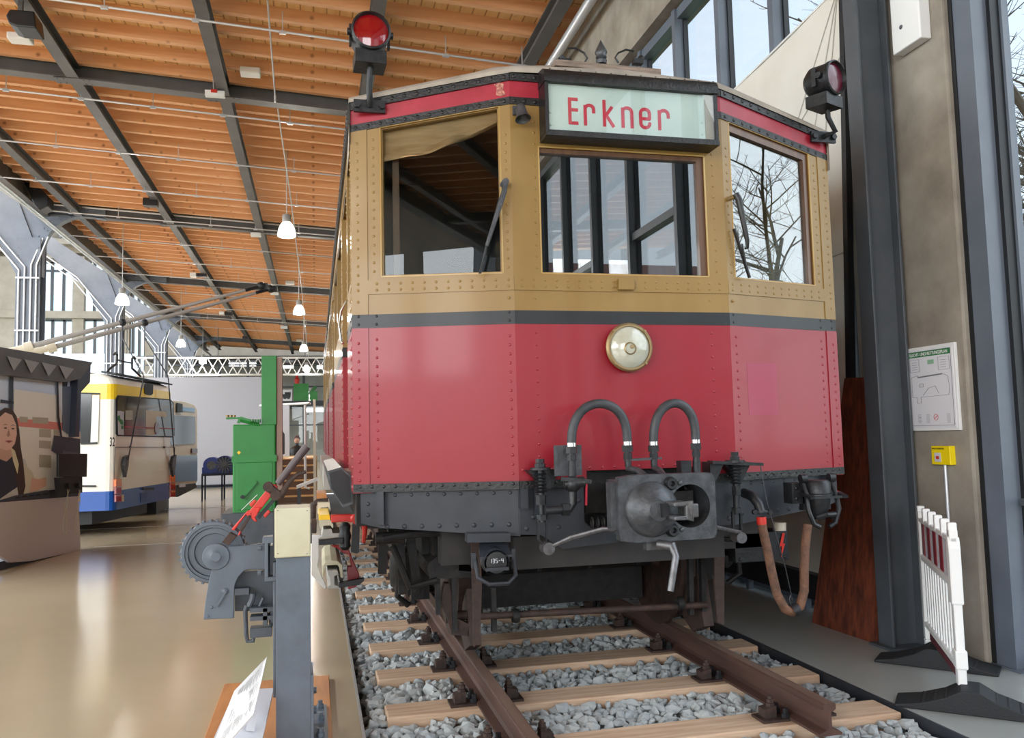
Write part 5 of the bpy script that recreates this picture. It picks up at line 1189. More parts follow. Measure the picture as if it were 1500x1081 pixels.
mb = MB(); mb.tube([lp(820,490), lp(900,545), lp(960,575), lp(1040,440), lp(1120,370), lp(1205,345)], [.022,.022,.02,.014,.011,.009], 10).cyl(lp(905,575)-V(0,.02,0), lp(905,575)+V(0,.06,0), .026, 14).cyl(lp(828,492)-V(0,.02,0), lp(828,492)+V(0,.05,0), .024, 14); mb.build('release_latch', M['rust'], t)
mb = MB(); mb.bar(lp(565,725,LY-.02), lp(722,572,LY-.02), .002, .006, (0,1,0)); mb.build('indicator_strip', M['white'], t)
# slanted text panel
t = thing('text_panel', 'white slanted text panel on a pale stand at the foot of the grey post', 'sign', (-2.05, 4.1, F+.03))
p1 = at(391, 962, Y=4.42); p2 = at(343, 1012, Y=4.25); p3 = at(296, 1130, Y=3.95); p4 = at(371, 1046, Y=4.1)
nn = (p2-p1).cross(p4-p1).normalized(); nn = nn if nn.y < 0 else -nn
MB().prism([p1, p2, p3, p4], -nn*.008).build('panel', M['white'], t)
mb = MB(); U_ = (p4-p1); W_ = (p3-p4)
for i in range(24):
    for j in range(3):
        if (i+j*5) % 9 == 8: continue
        a = p1.lerp(p2, .08+.03*i).lerp(p4.lerp(p3, .08+.03*i), .1+.28*j); b = p1.lerp(p2, .08+.03*i).lerp(p4.lerp(p3, .08+.03*i), .1+.28*j+.24-.05*((i*7+j) % 3)); mb.bar(a+nn*.001, b+nn*.001, .0008, .0006, nn)
mb.build('text_lines', M['ink'], t)
MB().prism([at(345, 1010, Y=4.5), at(401, 1008, Y=4.5), at(380, 1100, Y=4.15), at(300, 1110, Y=4.1)], (0,0,-.012)).build('stand_plate', M['offwhite'], t)
MB().bar(at(365, 1060, Y=4.2)-V(0,-.05,.05), at(372, 1040, Y=4.28), .04, .01, (0,1,0)).build('stand_leg', M['offwhite'], t)
# third rail samples beside the track
t = thing('third_rail_display', 'third rail samples with white covers and red clamps beside the pit edge', 'rail display', (-1.55, 5.3, F))
def tp(x, y, Y=5.15): return at(430+x/5.408, 700+y/5.408, Y=Y)
def tprism(pts, Y, L, m, nm, bev=0): return MB().prism([tp(x, y, Y) for x, y in pts], (0, L, 0)).build(nm, m, t, bev)
tprism([(140,455),(215,455),(220,470),(200,480),(200,640),(190,700),(260,860),(250,885),(140,770)], 5.1, .03, M['white'], 'white_bracket', .004)
cov = [(230,700),(252,668),(300,655),(350,660),(385,690),(392,790),(372,790),(360,705),(345,690),(262,695),(250,720),(240,800),(228,780)]
cv = MB().prism([tp(x, y, 4.95) for x, y in cov], (0, .75, 0)).build('cover', M['beige'], t, .003)
tprism([(270,740),(350,735),(355,765),(325,780),(325,850),(360,860),(358,880),(270,880),(270,860),(290,845),(290,785),(270,770)], 4.9, .9, M['ltgrey'], 'conductor_rail', .004)
tprism([(200,495),(395,475),(395,520),(200,535)], 5.05, .06, M['anthd'], 'clamp_bar', .004)
MB().lathe([(.02,0),(.035,.02),(.03,.05),(.038,.08),(.03,.11),(.035,.14),(.02,.16)], tp(408,570,5.1), (0,0,1), 16).build('insulator', M['ironblk'], t)
tprism([(295,295),(470,292),(470,350),(445,355),(440,345),(300,355)], 5.25, .07, M['signalred'], 'red_arm', .005)
MB().tube([tp(470,325,5.22), tp(505,312,5.2), tp(545,325,5.18), tp(562,370,5.17), tp(565,430,5.17), tp(553,515,5.17)], [.024,.026,.026,.02,.015,.012], 10).build('red_contact_shoe', M['signalred'], t)
MB().lathe([(0,0),(.03,0),(.03,.01),(0,.01)], tp(500,330,5.14), (0,-1,0), 16).build('shoe_pivot', M['signalred'], t)
tprism([(470,360),(525,360),(520,590),(500,600),(455,590)], 5.22, .05, M['anthd'], 'dark_support')
tprism([(295,540),(370,535),(440,570),(470,650),(520,760),(525,830),(490,870),(430,885),(425,700),(455,700),(440,610),(400,600),(350,560)], 5.3, .05, mat('deep_red_paint', (140,26,34), .4), 'lower_red_bracket', .005)
tprism([(360,835),(560,795),(560,815),(520,850),(360,870)], 5.2, .05, M['anthd'], 'foot_bar')
tprism([(203,295),(283,290),(292,330),(200,335)], 5.3, .5, M['yellow'], 'yellow_band')
tprism([(205,335),(292,333),(315,375),(312,400),(290,375),(240,378),(215,405),(205,380)], 5.28, .6, M['beige'], 'far_cover')
tprism([(235,410),(300,405),(310,440),(380,440),(380,480),(220,480)], 5.3, .4, M['ltgrey'], 'far_rail')
tprism([(182,122),(258,122),(270,180),(182,182)], 6.0, .4, M['plywood'], 'wooden_block'); tprism([(190,195),(285,195),(295,260),(280,280),(275,230),(215,235),(215,285),(190,285)], 5.8, .4, M['cream'], 'sample_block')
MB().tube([tp(275,185,5.9), tp(190,190,5.9), tp(155,215,5.9), tp(152,320,5.9), tp(158,430,5.9)], .022, 10).build('cable', M['rust'], t); tprism([(135,330),(180,330),(185,360),(180,440),(140,440)], 5.7, .08, M['rust'], 'cable_clamp')
for q_, z_ in ((5.12, .42), (5.9, .7)): MB().box((-1.79, q_, F), (-1.74, q_+.06, z_)).build('support_post', M['machdark'], t)
# ================================================================== left middle ground
# green cabinet with mast, on a dark plinth
GY = 10.0
t = thing('green_machine', 'tall green steel cabinet with mast and crank, on a dark grey plinth', 'machine', (-2.4, GY+.3, F))
g = lambda px, py, Y=GY: at(px, py, Y=Y)
a = g(325, 752); b = g(407, 900); MB().box((a.x, GY-.1, F), (-2.08, GY+.75, a.z)).build('plinth', M['machdark'], t, .01)
a = g(341, 622); b = g(404, 751); cb = MB().box((a.x, GY, b.z), (b.x, GY+.6, a.z)).build('cabinet', M['green'], t, .015)
a2 = g(341, 668); b2 = g(404, 676); MB().box((a2.x-.01, GY-.015, b2.z), (b2.x+.01, GY, a2.z)).build('clamp_strap', M['green'], cb)
a2 = g(347, 678); b2 = g(399, 745); MB().box((a2.x, GY-.008, b2.z), (b2.x, GY, a2.z)).build('door', M['green'], cb, .004)
mb = MB(); mb.bar(g(373, 707, GY-.04), g(355, 728, GY-.04), .04, .02, (0,1,0)); mb.cyl(g(373,707,GY-.05), g(373,707,GY), .025, 14); cr = mb.build('crank', M['green'], cb)
MB().cyl(g(355,728,GY-.1), g(355,728,GY-.03), .022, 12).build('crank_knob', M['ironblk'], cr)
MB().prism([g(350,663,GY-.004)+V(*p) for p in ((-.022,0,0),(0,0,-.022),(.022,0,0),(0,0,.022))], (0,.002,0)).build('warning_diamond', M['yellow'], cb)
a = g(383, 521); b = g(405, 622); MB().box((a.x, GY, b.z), (b.x, GY+.2, a.z)).build('mast', M['green'], t, .005)
a = g(405, 523); b = g(412, 690); MB().box((a.x, GY+.02, b.z-.3), (b.x+.01, GY+.2, a.z)).build('mast_guide', mat('worn_brown_steel', (140,116,102), .5), t)
mb = MB(); mb.box(g(331,614)-V(0,0,0), g(352,611)+V(0,.1,0)).bar(g(349,620), g(352,612), .03, .03, (0,1,0)).cyl(g(352,616), g(380,622), .02, 8).bar(g(352,612), g(366,616), .05, .03); q = mb.build('spring_arm', M['green'], t)
for px_ in (333, 338, 343): MB().cyl(g(px_,611,GY+.03), g(px_,608,GY+.03), .018, 10).build('brass_contact', M['brass'], q)
mb = MB()
for i in range(7): mb.lathe([(.02,0),(.028,.006),(.02,.012)], g(366,617,GY-.02)+V(i*.018,0,0), (1,0,0), 10)
mb.build('coil_spring', M['green'], q)
# print-covered cab simulator wall
pa = at(-60, 850, Z=F); pb = V(-5.08, 13.41, F); pdir = (pb-V(-5.48, 11.6, F)).normalized(); pa = pb-pdir*4.2
A2, B2 = (pa.x, pa.y), (pb.x, pb.y); pn = V(pdir.y, -pdir.x, 0)
def pp_(px, py, o=0.): return onp(px, py, A2, B2)+pn*o
t = thing('photo_wall', 'counter wall printed with a photo of a woman in a driver cab, with a black screen', 'display', (-5.3, 12.4, F))
def pflat(pts, o, mt, nm, par=None, th=.004): 
    return MB().prism([pp_(x, y, o) for x, y in pts], pn*th).build(nm, mt, par or t)
zt = pp_(118, 532).z
def pz(px, z, o=0.): p = pp_(px, 600); return V(p.x, p.y, z)+pn*o
body = MB().prism([pz(-60, F+.03), pz(113, F+.03), pz(113, .02), pz(113, .62), pz(-60, .62)], -pn*.1)
base = pflat([(-80,742),(110,727),(113,806),(40,822),(10,824),(-5,815),(-80,822)], 0, M['greyprint'], 'lower_panel', None, .05)
MB().prism([pz(-60, F), pz(112, F), pz(112, F+.1), pz(-60, F+.1)], -pn*.15).build('plinth', M['machdark'], t)
top_ = pflat([(-80,500),(123,532),(118,560),(113,806),(-80,815)], -.06, mat('cab_photo_sky', (222,232,248), .45), 'photo_backing', None, .05)
pl_ = lambda pts, o, rgb, nm: pflat(pts, o, mat(nm+'_print', rgb, .5), nm, top_, .002)
pl_([(20,570),(118,583),(117,735),(20,740)], .0, (244,238,226), 'printed_building')
pl_([(20,612),(117,622),(117,632),(20,624)], .003, (226,140,128), 'printed_red_band')
for (x0, x1, y0, y1) in ((28,40,610,618),(47,70,611,620),(57,74,628,640),(78,86,629,641),(57,74,645,656),(57,74,666,684),(112,117,616,622)): pl_([(x0,y0),(x1,y0+1),(x1,y1+1),(x0,y1)], .005, (186,176,156), 'printed_window')
pl_([(13,548),(19,549),(18,600),(13,600)], .006, (62,72,84), 'printed_window_post'); pl_([(0,585),(19,588),(19,592),(0,590)], .006, (62,72,84), 'printed_window_bar'); pl_([(0,672),(35,672),(60,740),(0,742)], .006, (214,214,210), 'printed_seat_wall')
# portrait print: hair, face, vest, arm
pl_([(-3,603),(6,597),(16,599),(23,610),(27,630),(29,655),(33,680),(36,712),(33,724),(26,726),(22,700),(12,640),(-3,640)], .010, (70,52,48), 'printed_hair')
pl_([(-3,612),(6,604),(16,608),(22,622),(23,636),(20,650),(14,658),(8,660),(-3,656)], .013, (236,192,172), 'printed_face')
for (x, y) in ((6,627),(17,628)): pl_([(x-3,y),(x,y-1.3),(x+3,y),(x,y+1.2)], .016, (70,50,46), 'printed_eye'); pl_([(x-4,y-4),(x,y-6),(x+4,y-4),(x,y-5)], .016, (80,58,50), 'printed_eyebrow')
pl_([(-3,650),(14,650),(17,668),(8,676),(-3,672)], .0115, (214,170,150), 'printed_neck')
pl_([(14,655),(20,660),(26,680),(24,694),(18,676)], .0125, (228,216,180), 'printed_collar')
pl_([(11,628),(13,638),(10,640),(8,638)], .015, (186,140,122), 'printed_nose'); pl_([(5,646),(11,645),(17,646),(11,649)], .016, (168,84,84), 'printed_mouth')
pl_([(-3,658),(8,660),(14,657),(17,664),(24,690),(26,712),(-3,732)], .009, (46,52,70), 'printed_vest')
pl_([(16,656),(22,662),(30,675),(45,690),(52,706),(45,720),(34,724),(28,700)], .008, (222,214,190), 'printed_sleeve'); pl_([(45,700),(55,702),(66,699),(66,712),(52,719),(42,722)], .012, (232,188,168), 'printed_forearm')
pl_([(-3,733),(20,726),(66,718),(90,720),(112,724),(110,742),(60,742),(-3,744)], .014, (72,78,90), 'printed_desk')
for i in range(5): pl_([(20+i*10,730-i*1.2),(28+i*10,729-i*1.2),(27+i*10,727-i*1.2),(21+i*10,728-i*1.2)], .018, (30,32,36), 'printed_desk_button')
pl_([(78,638),(116,643),(116,682),(108,684),(74,660)], .012, (70,72,86), 'printed_monitor_back'); pl_([(90,660),(112,663),(112,676),(90,673)], .015, (96,98,110), 'printed_monitor_plate')
pl_([(92,684),(115,686),(113,742),(90,740)], .011, (62,62,72), 'printed_console'); pl_([(70,718),(95,716),(93,758),(72,757)], .02, (40,38,42), 'printed_recess')
pl_([(90,566),(104,566),(105,632),(98,636),(90,630)], .012, (100,110,126), 'printed_wiper_motor'); pl_([(83,555),(90,555),(90,608),(84,590)], .01, (226,228,232), 'printed_mirror'); pl_([(90,553),(98,554),(97,566),(90,566)], .013, (38,42,52), 'printed_dark_trim')
pl_([(81,552),(83,552),(85,610),(89,640),(87,640),(82,612)], .018, (30,32,38), 'printed_cable')
pl_([(108,556),(118,553),(117,632),(108,632)], .008, (120,156,206), 'printed_side_sky')
# canopy box along the top
cp_ = MB().prism([pp_(-80,498,.12), pp_(124,531,.12), pp_(106,555,.12), pp_(84,560,.12), pp_(-80,540,.12)], -pn*.22).build('canopy', M['beam'], t)
cl = MB()
for i in range(4): x = -6+i*26; cl.prism([pp_(x,522+i*4.5,.135), pp_(x+22,527+i*4.5,.135), pp_(x+10,543+i*4.3,.135)], pn*.004)
cl.build('light_facets', M['beamlight'], cp_); MB().prism([pp_(104,556,.1), pp_(123,532,.1), pp_(122,560,.1), pp_(108,575,.1), pp_(106,640,.1), pp_(100,640,.1)], -pn*.12).build('corner_post', mat('dark_blue_grey_frame', (54,62,78), .4), t)
sc_ = MB().prism([pp_(65,665,.16), pp_(109,665,.16), pp_(108,699,.16), pp_(65,699,.16)], pn*.03).build('black_screen', M['blackpl'], t, .005)
MB().prism([pp_(66,700,.12), pp_(100,699,.12), pp_(100,722,.12), pp_(68,726,.12)], pn*.08).build('screen_mount', M['anthd'], t)
for px_ in (77, 95): o_ = MB().tube([pp_(px_-2,718,.22), pp_(px_+2,735,.2), pp_(px_-4,760,.19), pp_(px_-4,778,.18), pp_(px_,783,.18), pp_(px_+2,775,.18), pp_(px_-3,740,.2), pp_(px_+1,718,.22)], .004, 5).build('headphone_cable', M['beige'], t)
for px_ in (78, 93): MB().lathe([(0,0),(.035,0),(.035,.03),(0,.03)], pp_(px_,712,.2), pn, 14).build('earpiece', M['blackpl'], t)
# trolleybus, rear end towards the track
RA, RB = V(-4.98, 15.2, 0), V(-4.5, 17.9, 0)
rd = (RB-RA).normalized(); rn = V(rd.y, -rd.x, 0); RL = (RB-RA).length
A3, B3 = (RA.x, RA.y), (RB.x, RB.y)
t = thing('trolleybus', 'white trolleybus with yellow and blue bands, seen from its rear corner', 'bus', (-10, 17, F), None)
def bz(px, py, o=0.): return onp(px, py, A3, B3)+rn*o
ztop = 2.55; zbot = .26
outline = []
sd = V(-1, .06, 0)
def ring(z, ins=0.):
    A = RA+V(0,0,z); B = RB+V(0,0,z); r = .13; pts = []
    # far rear corner, near rear corner, along near side, back
    for i in range(5):
        u = i/4; pts.append(A+sd*r*(1-u)**2+rd*r*u**2)
    pts += [B-rd*r]+[B-rd*r*(1-u)**2+sd*r*u**2 for u in (.25,.5,.75,1)]
    pts += [B+sd*11, A+sd*11]
    c = (A+B)/2+sd*5
    return [p+(c-p).normalized()*ins for p in pts]
bands = [(zbot,'busblue',0),(zbot+.32,'buswhite',0),(2.12,'busyellow',0),(2.38,'buswhite',.0),(2.48,'buswhite',.05),(2.55,'buswhite',.2),(2.56,'buswhite',2.0)]
for nm, i0, i1, mt in (('blue_skirt',0,1,'busblue'),('white_body',1,2,'buswhite'),('yellow_band',2,3,'busyellow'),('roof',3,6,'buswhite')):
    mb = MB()
    for i in range(i0, i1):
        a = ring(bands[i][0], bands[i][2]); b = ring(bands[i+1][0], bands[i+1][2]); n = len(a); mb.add(a+b, [(j, (j+1) % n, n+(j+1) % n, n+j) for j in range(n)], 0, False)
    if nm == 'roof': mb.add(b, [tuple(range(len(b)))])
    o = mb.build(nm, M[mt], t)
    if nm == 'white_body': wb = o
def zq(x, y, o=.01): return bz(100+x/4.16, 520+y/4.16, o)
def bpanel(pts, o, mt, nm, par, th=.01): return MB().prism([zq(x, y, o) for x, y in pts], rn*th).build(nm, mt, par)
rw = bpanel([(285,270),(300,245),(620,270),(640,290),(645,490),(630,502),(300,495),(287,480)], .0, M['anthd'], 'window_seal', t)
bpanel([(292,272),(305,252),(615,277),(634,294),(638,485),(625,495),(305,488),(294,475)], .011, M['darkglass'], 'rear_window', t)
bpanel([(292,340),(330,345),(330,488),(296,485)], .022, M['offwhite'], 'route_poster', t, .003); bpanel([(292,372),(303,366),(308,390),(325,400),(326,425),(312,425),(300,405),(292,395)], .026, M['green_sign'], 'green_arrow', t, .003); bpanel([(313,430),(326,430),(326,452),(313,452)], .026, M['green_sign'], 'green_square', t, .003)
bpanel([(340,338),(385,338),(385,395),(340,395)], .0225, mat('seat_reflection', (170,166,150), .5), 'painted_seat_reflection', t, .001)  # seat reflection in the rear window, painted as a pale patch
bpanel([(465,337),(592,345),(592,380),(530,372),(522,488),(465,488)], .0225, mat('cream_wall_inside', (198,190,170), .5), 'inner_door_panel', t, .001)
MB().bar(zq(335,438,.03), zq(640,450,.03), .012, .02).build('red_grab_bar', M['redband'], t)
MB().lathe([(0,0),(.12,0),(.12,.008),(0,.008)], zq(530,445,.032), rn, 24).build('round_plate', M['darkred'], t)
bpanel([(462,178),(475,170),(505,174),(513,185),(512,235),(500,245),(472,240),(462,232)], .005, M['anthd'], 'display_window', t)
text('32', 'fleet_number', zq(240,556,.03), (PI/2, 0, math.atan2(rd.y, rd.x)), .21, M['blackpl'], t)
mb = MB()
for (p, q) in (((280,562),(645,562)),((280,562),(275,760)),((645,562),(645,740))): mb.bar(zq(*p,.012), zq(*q,.012), .008, .008, rn)
mb.build('engine_hatch_seam', M['anthd'], t)
for p in ((372,560),(580,562)): MB().cyl(zq(*p,.0), zq(*p,.03), .018, 8).build('hinge', M['iron'], t)
MB().bar(zq(448,815,.02), zq(512,815,.02), .03, .04).build('hatch_handle', M['anthd'], t)
for p0 in ((325,610),(618,608)):
    x, y = p0; MB().prism([zq(x,y+10,.02), zq(x+18,y,.02), zq(x+14,y+60,.02), zq(x,y+135,.02), zq(x-10,y+60,.02)], rn*.06).build('rope_catcher', M['iron'], t)
for (x0, x1, ya, yb) in ((277,310,757,900),(615,640,732,868)):
    h_ = (yb-ya)/3
    for i, mt in enumerate(('orange','redlens','redlens')): MB().prism([zq(x0,ya+h_*i), zq(x1,ya+h_*i), zq(x1,ya+h_*(i+1)-4), zq(x0,ya+h_*(i+1)-4)], rn*.03).build('rear_light', M[mt], t)
bpanel([(440,840),(478,838),(475,895),(437,897)], .004, mat('dark_blue_plate', (20,62,132), .4), 'tow_plate', t, .004); bpanel([(308,852),(332,850),(332,892),(308,894)], .012, M['cream'], 'vent_plate', t)
mb = MB(); mb.prism([RA+V(-.4,.3,.02), RB+V(-.4,-.3,.02), RB+V(-9,0,.02), RA+V(-9,.3,.02)], (0,0,.3)).build('underside', M['anthd'], t)
for (p_) in (RA+sd*2.2+V(0,.15,0), RB+sd*2.2+V(0,-.15,0), RA+sd*8+V(0,.15,0)): MB().cyl(V(p_.x, p_.y-.14, .33), V(p_.x, p_.y+.14, .33), .485, 24).build('wheel', M['blackrub'], t)
# near side: black edged window and seam
def sz(px, py, o=0.): 
    a = RA; b = RA+sd; return onp(px, py, (a.x, a.y), (b.x, b.y))+V(0,-o,0)
MB().prism([sz(60,575,.01), sz(135,577,.01), sz(134,648,.01), sz(60,652,.01)], (0,-.01,0)).build('side_window', M['darkglass'], t)
MB().prism([sz(136,579,.012), sz(146,579,.012), sz(144,647,.012), sz(133,648,.012)], (0,-.012,0)).build('window_pillar', M['buswhite'], t)
mb = MB(); mb.bar(sz(119,576,.02), sz(147,577,.02), .01, .025).bar(sz(119,650,.02), sz(143,649,.02), .01, .03).bar(sz(119,712,.02), sz(141,712,.02), .01, .03); mb.build('side_trim', M['anthd'], t)
MB().prism([zq(290,118,.0)+V(0,0,.0), zq(635,185,.0), zq(630,170,-.3), zq(310,105,-.3)], (0,0,.03)).build('roof_spoiler', M['anthd'], t)
MB().box((-6.6, 15.9, 2.56), (-5.6, 17.0, 2.66)).build('roof_box', M['beige'], t, .03)
# hook frame and trolley poles
mb = MB(); mb.tube([zq(295,100,-.15), zq(300,88,-.15), zq(348,52,-.15), zq(352,0,-.15), zq(345,-14,-.15), zq(332,-4,-.15)], .02, 8).tube([zq(352,28,-.15), zq(395,40,-.15), zq(437,48,-.15)], .014, 8).tube([zq(490,128,-.15), zq(440,80,-.15), zq(440,22,-.15), zq(450,10,-.15), zq(458,24,-.15)], .02, 8); mb.build('pole_hook_frame', M['anthd'], t)
for (b0x, b0y, tx, ty, yo) in ((-10, 521, 383, 419, 0), (25, 521, 397, 423, .45)):
    a = at(b0x, b0y, Y=16.2+yo); m_ = at(b0x+52, b0y-13 if yo == 0 else b0y-12, Y=16.35+yo); b = at(tx, ty, Y=17.6+yo)
    po = MB().tube([m_, m_.lerp(b,.5), m_.lerp(b, .93)], [.05,.04,.03], 10).build('trolley_pole', mat('grey_pole_paint', (160,156,152), .5), t)
    MB().tube([a, m_], [.07,.06], 10).cyl(m_-(b-m_).normalized()*.08, m_+(b-m_).normalized()*.06, .09, 12).build('pole_base', M['cream'], po)
    MB().tube([m_.lerp(b,.92), b], .035, 8).ball(b, .09, 0, 10).box(b-V(.08,.03,.06), b+V(.12,.03,.06)).build('current_collector', M['anthd'], po)
    rp0 = m_.lerp(b, .37 if yo == 0 else .39); MB().ball(rp0, .075, 0, 8).build('rope_clamp', M['anthd'], po)
    e = zq(335,640,.08) if yo == 0 else zq(622,620,.08)
    MB().tube([rp0, rp0+V(0,0,-.3), zq(408 if yo == 0 else 560, 130, .15), e], .012, 5).build('rope', M['iron'], po)
# second, pale blue bus
t = thing('blue_cream_bus', 'cream and pale blue bus standing behind the trolleybus', 'bus', (-5.4, 21, F))
Q1 = at(235, 640, Y=19.0); Q2 = at(289, 640, Y=21.4)
A4, B4 = (Q1.x, Q1.y), (Q2.x, Q2.y); n4 = V(B4[1]-A4[1], -(B4[0]-A4[0]), 0).normalized()
def b2(px, py, o=0): return onp(px, py, A4, B4)+n4*o
def b2p(pts, o, mt, nm, th=.02, par=None): return MB().prism([b2(x, y, o) for x, y in pts], n4*th).build(nm, mt, par or t)
MB().prism([b2(235,586), b2(270,588), b2(285,593), b2(289,600), b2(289,706), b2(282,716), b2(258,724), b2(235,728)], V(-8,0,0)).build('body', M['cream'], t, .02)
b2p([(245,608),(285,610),(285,650),(245,652)], .0, M['darkglass'], 'window'); b2p([(265,596),(284,598),(284,604),(265,602)], 0, M['buslblue'], 'blue_roof_band'); b2p([(257,590),(265,592),(265,604),(257,604)], .02, M['anthd'], 'mirror')
b2p([(245,668),(288,667),(288,704),(245,706)], 0, M['buslblue'], 'blue_side_panel'); b2p([(279,657),(287,657),(287,664),(279,664)], .02, M['darkred'], 'marker_light'); b2p([(245,712),(284,708),(286,714),(258,728),(245,728)], .02, M['anthd'], 'bumper'); b2p([(258,709),(267,708),(267,713),(258,714)], .05, M['offwhite'], 'number_plate')
MB().box((Q2.x-8, 19.6, F), (Q2.x-.6, 21.2, F+.35)).build('underside', M['anthd'], t)
# bench table with the dark blue motor and fan
BYY = 23.0
k2 = lambda px, py, Y=BYY: at(px, py, Y=Y)
t = thing('metal_table', 'dark blue metal stand holding a blue motor, in front of the white partition', 'table', (-4.3, BYY+.3, F))
a = k2(295, 694); MB().box((a.x, BYY, a.z-.06), (k2(352,694).x, BYY+.7, a.z)).build('table_top', M['navy'], t)
for px_ in (296, 325, 350):
    for dy in (.02, .62): x = k2(px_, 694).x; MB().box((x-.02, BYY+dy, F), (x+.02, BYY+dy+.04, a.z-.06)).build('leg', M['navy'], t)
MB().box((a.x, BYY+.02, a.z-.35), (k2(352,694).x, BYY+.05, a.z-.31)).build('stretcher', M['navy'], t)
t = thing('electric_motor', 'dark blue motor with an exposed cooling fan lying on the metal stand', 'motor', (-4.2, BYY+.3, a.z))
c1 = k2(309, 684); r1 = .20
MB().cyl(V(c1.x, BYY+.1, a.z+.21), V(c1.x, BYY+.6, a.z+.21), .21, 24).box((c1.x-.24, BYY+.15, a.z), (c1.x+.6, BYY+.6, a.z+.16)).build('motor_body', M['blue'], t)
MB().lathe([(0,0),(.1,0),(.11,.03),(0,.03)], (c1.x, BYY+.1, a.z+.21), (0,-1,0), 20).build('motor_cover', M['iron'], t)
c2 = V(k2(328,684).x, BYY+.08, a.z+.22); mb = MB(); mb.lathe([(0,0),(.05,0),(.05,.05),(0,.05)], c2, (0,-1,0), 16)
for i in range(14): aa = 2*PI*i/14; mb.bar(c2+V(math.cos(aa)*.04,0,math.sin(aa)*.04), c2+V(math.cos(aa)*.21,0,math.sin(aa)*.21), .03, .04, (0,1,0))
mb.build('fan', M['iron'], t); MB().lathe([(.21,0),(.23,0),(.23,.4),(.21,.4)], c2, (0,1,0), 24).lathe([(0,.1),(.21,.1)], c2, (0,1,0), 24).build('fan_housing', M['blue'], t)
# white partition walls
a = at(245, 553, Y=29.5); b = at(384, 553, Y=29.5)
o = MB().box((a.x-2, 29.5, F), (b.x, 29.7, a.z)).build('partition_wall', M['partition']); tag(o, 'long pale grey freestanding partition wall behind the buses', 'partition')
o = MB().box((a.x-2, 29.44, F), (b.x, 29.5, F+.12)).build('partition_baseboard', M['machdark']); struct(o)
a = at(88, 518, Y=40); b = at(145, 545, Y=40); o = MB().box((a.x-6, 40, F), (b.x+1.5, 40.2, a.z)).build('partition_wall', mat('pale_blue_partition', (190,206,228), .6)); tag(o, 'pale blue partition wall beyond the yellow striped bus roof, at left', 'partition')
# lighting truss
ty = 50.0; a = at(150, 524, Y=ty); b = at(478, 522, Y=ty); zt_, zl_ = a.z, at(300, 549, Y=ty).z
t = thing('lighting_truss', 'white lattice lighting truss hung across the hall above the partition', 'truss', ((a.x+b.x)/2, ty, zl_))
for y_, z_, nm in ((ty, zt_, 'chord'), (ty, zl_, 'chord'), (ty+.4, zt_, 'chord'), (ty+.4, zl_, 'chord')): MB().cyl((a.x, y_, z_), (b.x, y_, z_), .045, 6).build(nm, M['white'], t)
mb = MB(); x = a.x; k = 0; st = .55
while x < b.x-st:
    z0, z1 = (zl_, zt_) if k % 2 else (zt_, zl_); mb.bar((x, ty, z0), (x+st, ty, z1), .05, .05, (0,1,0)); mb.bar((x, ty+.4, z1), (x+st, ty+.4, z0), .05, .05, (0,1,0)); x += st; k += 1
mb.build('lattice', M['white'], t)
for px_ in (0.1, .5, .9): x = a.x+(b.x-a.x)*px_; MB().cyl((x, ty+.2, zt_), (x, ty+.2, zb(x)), .02, 5).build('suspension', M['iron'], t)
# stairs with balustrade and person at a desk
SYY = 21.0; za_ = at(435, 671, Y=SYY+1.6).z
t = thing('wooden_stairs', 'dark wooden steps with pale nosings rising to a platform beside the railcar', 'stairs', (-2.1, SYY, F))
xa_, xb_ = at(405, 700, Y=SYY).x-.15, at(463, 700, Y=SYY).x; ns = 6; hs = (za_-F)/ns
for i in range(ns):
    st_ = MB().box((xa_, SYY+i*.3, F), (xb_, SYY+.3+i*.3 if i < ns-1 else SYY+4.6, F+hs*(i+1)-.03)).build('step', M['stairwood'], t)
    MB().box((xa_, SYY-.02+i*.3, F+hs*(i+1)-.03), (xb_, SYY+.3+i*.3 if i < ns-1 else SYY+4.6, F+hs*(i+1))).build('tread', M['stairtop'], st_)
mb = MB(); x = at(461, 700, Y=20.6).x
for y_ in (20.9, 22.4): mb.box((x-.03, y_, F), (x+.03, y_+.06, F+2.5))
mb.build('tall_post', M['cream'], t); MB().tube([(x-.12, 20.8, .2), (x-.22, 20.8, .22), (x-.22, 20.8, 2.2), (x-.1, 20.8, 2.25), (x-1.4, 23, 2.3)], .03, 8).build('handrail', M['white'], t)
MB().box((at(409,600,Y=25.5).x, 25.4, za_), (at(424,600,Y=25.5).x, 25.5, at(424,592,Y=26).z)).build('side_screen', M['offwhite'], t)
o = MB().prism([at(406,619,Y=22), at(417,636,Y=22), at(417,665,Y=22), at(406,668,Y=22)], (0,.1,0)).build('dark_display', M['blackpl'])
tag(o, 'black display screen on a stand beside the green mast, on the platform', 'screen')
t = thing('info_lectern', 'small white slanted info board on a dark post in front of the stairs', 'sign', (-1.95, 19.4, F))
MB().prism([at(434,712,Y=19), at(465,700,Y=19), at(466,704,Y=19), at(435,716,Y=19)], (0,.35,0)).build('panel', M['white'], t); p = at(438, 715, Y=19.1); MB().box((p.x-.04, 19.1, F), (p.x+.04, 19.16, p.z)).build('stand', M['machdark'], t)
pz0 = za_; pc = at(435, 662, Y=26.5); t = thing('person', 'person with dark hair in black clothing sitting behind the platform', 'person', (pc.x, 26.5, za_))
mb = MB(); mb.lathe([(.0,F-pc.z),(.13,F-pc.z),(.16,-.75),(.19,-.45),(.20,-.2),(.23,.0),(.22,.1),(.12,.17),(.06,.2),(.055,.27),(0,.27)], pc+V(0,0,0), (0,0,1), 16)
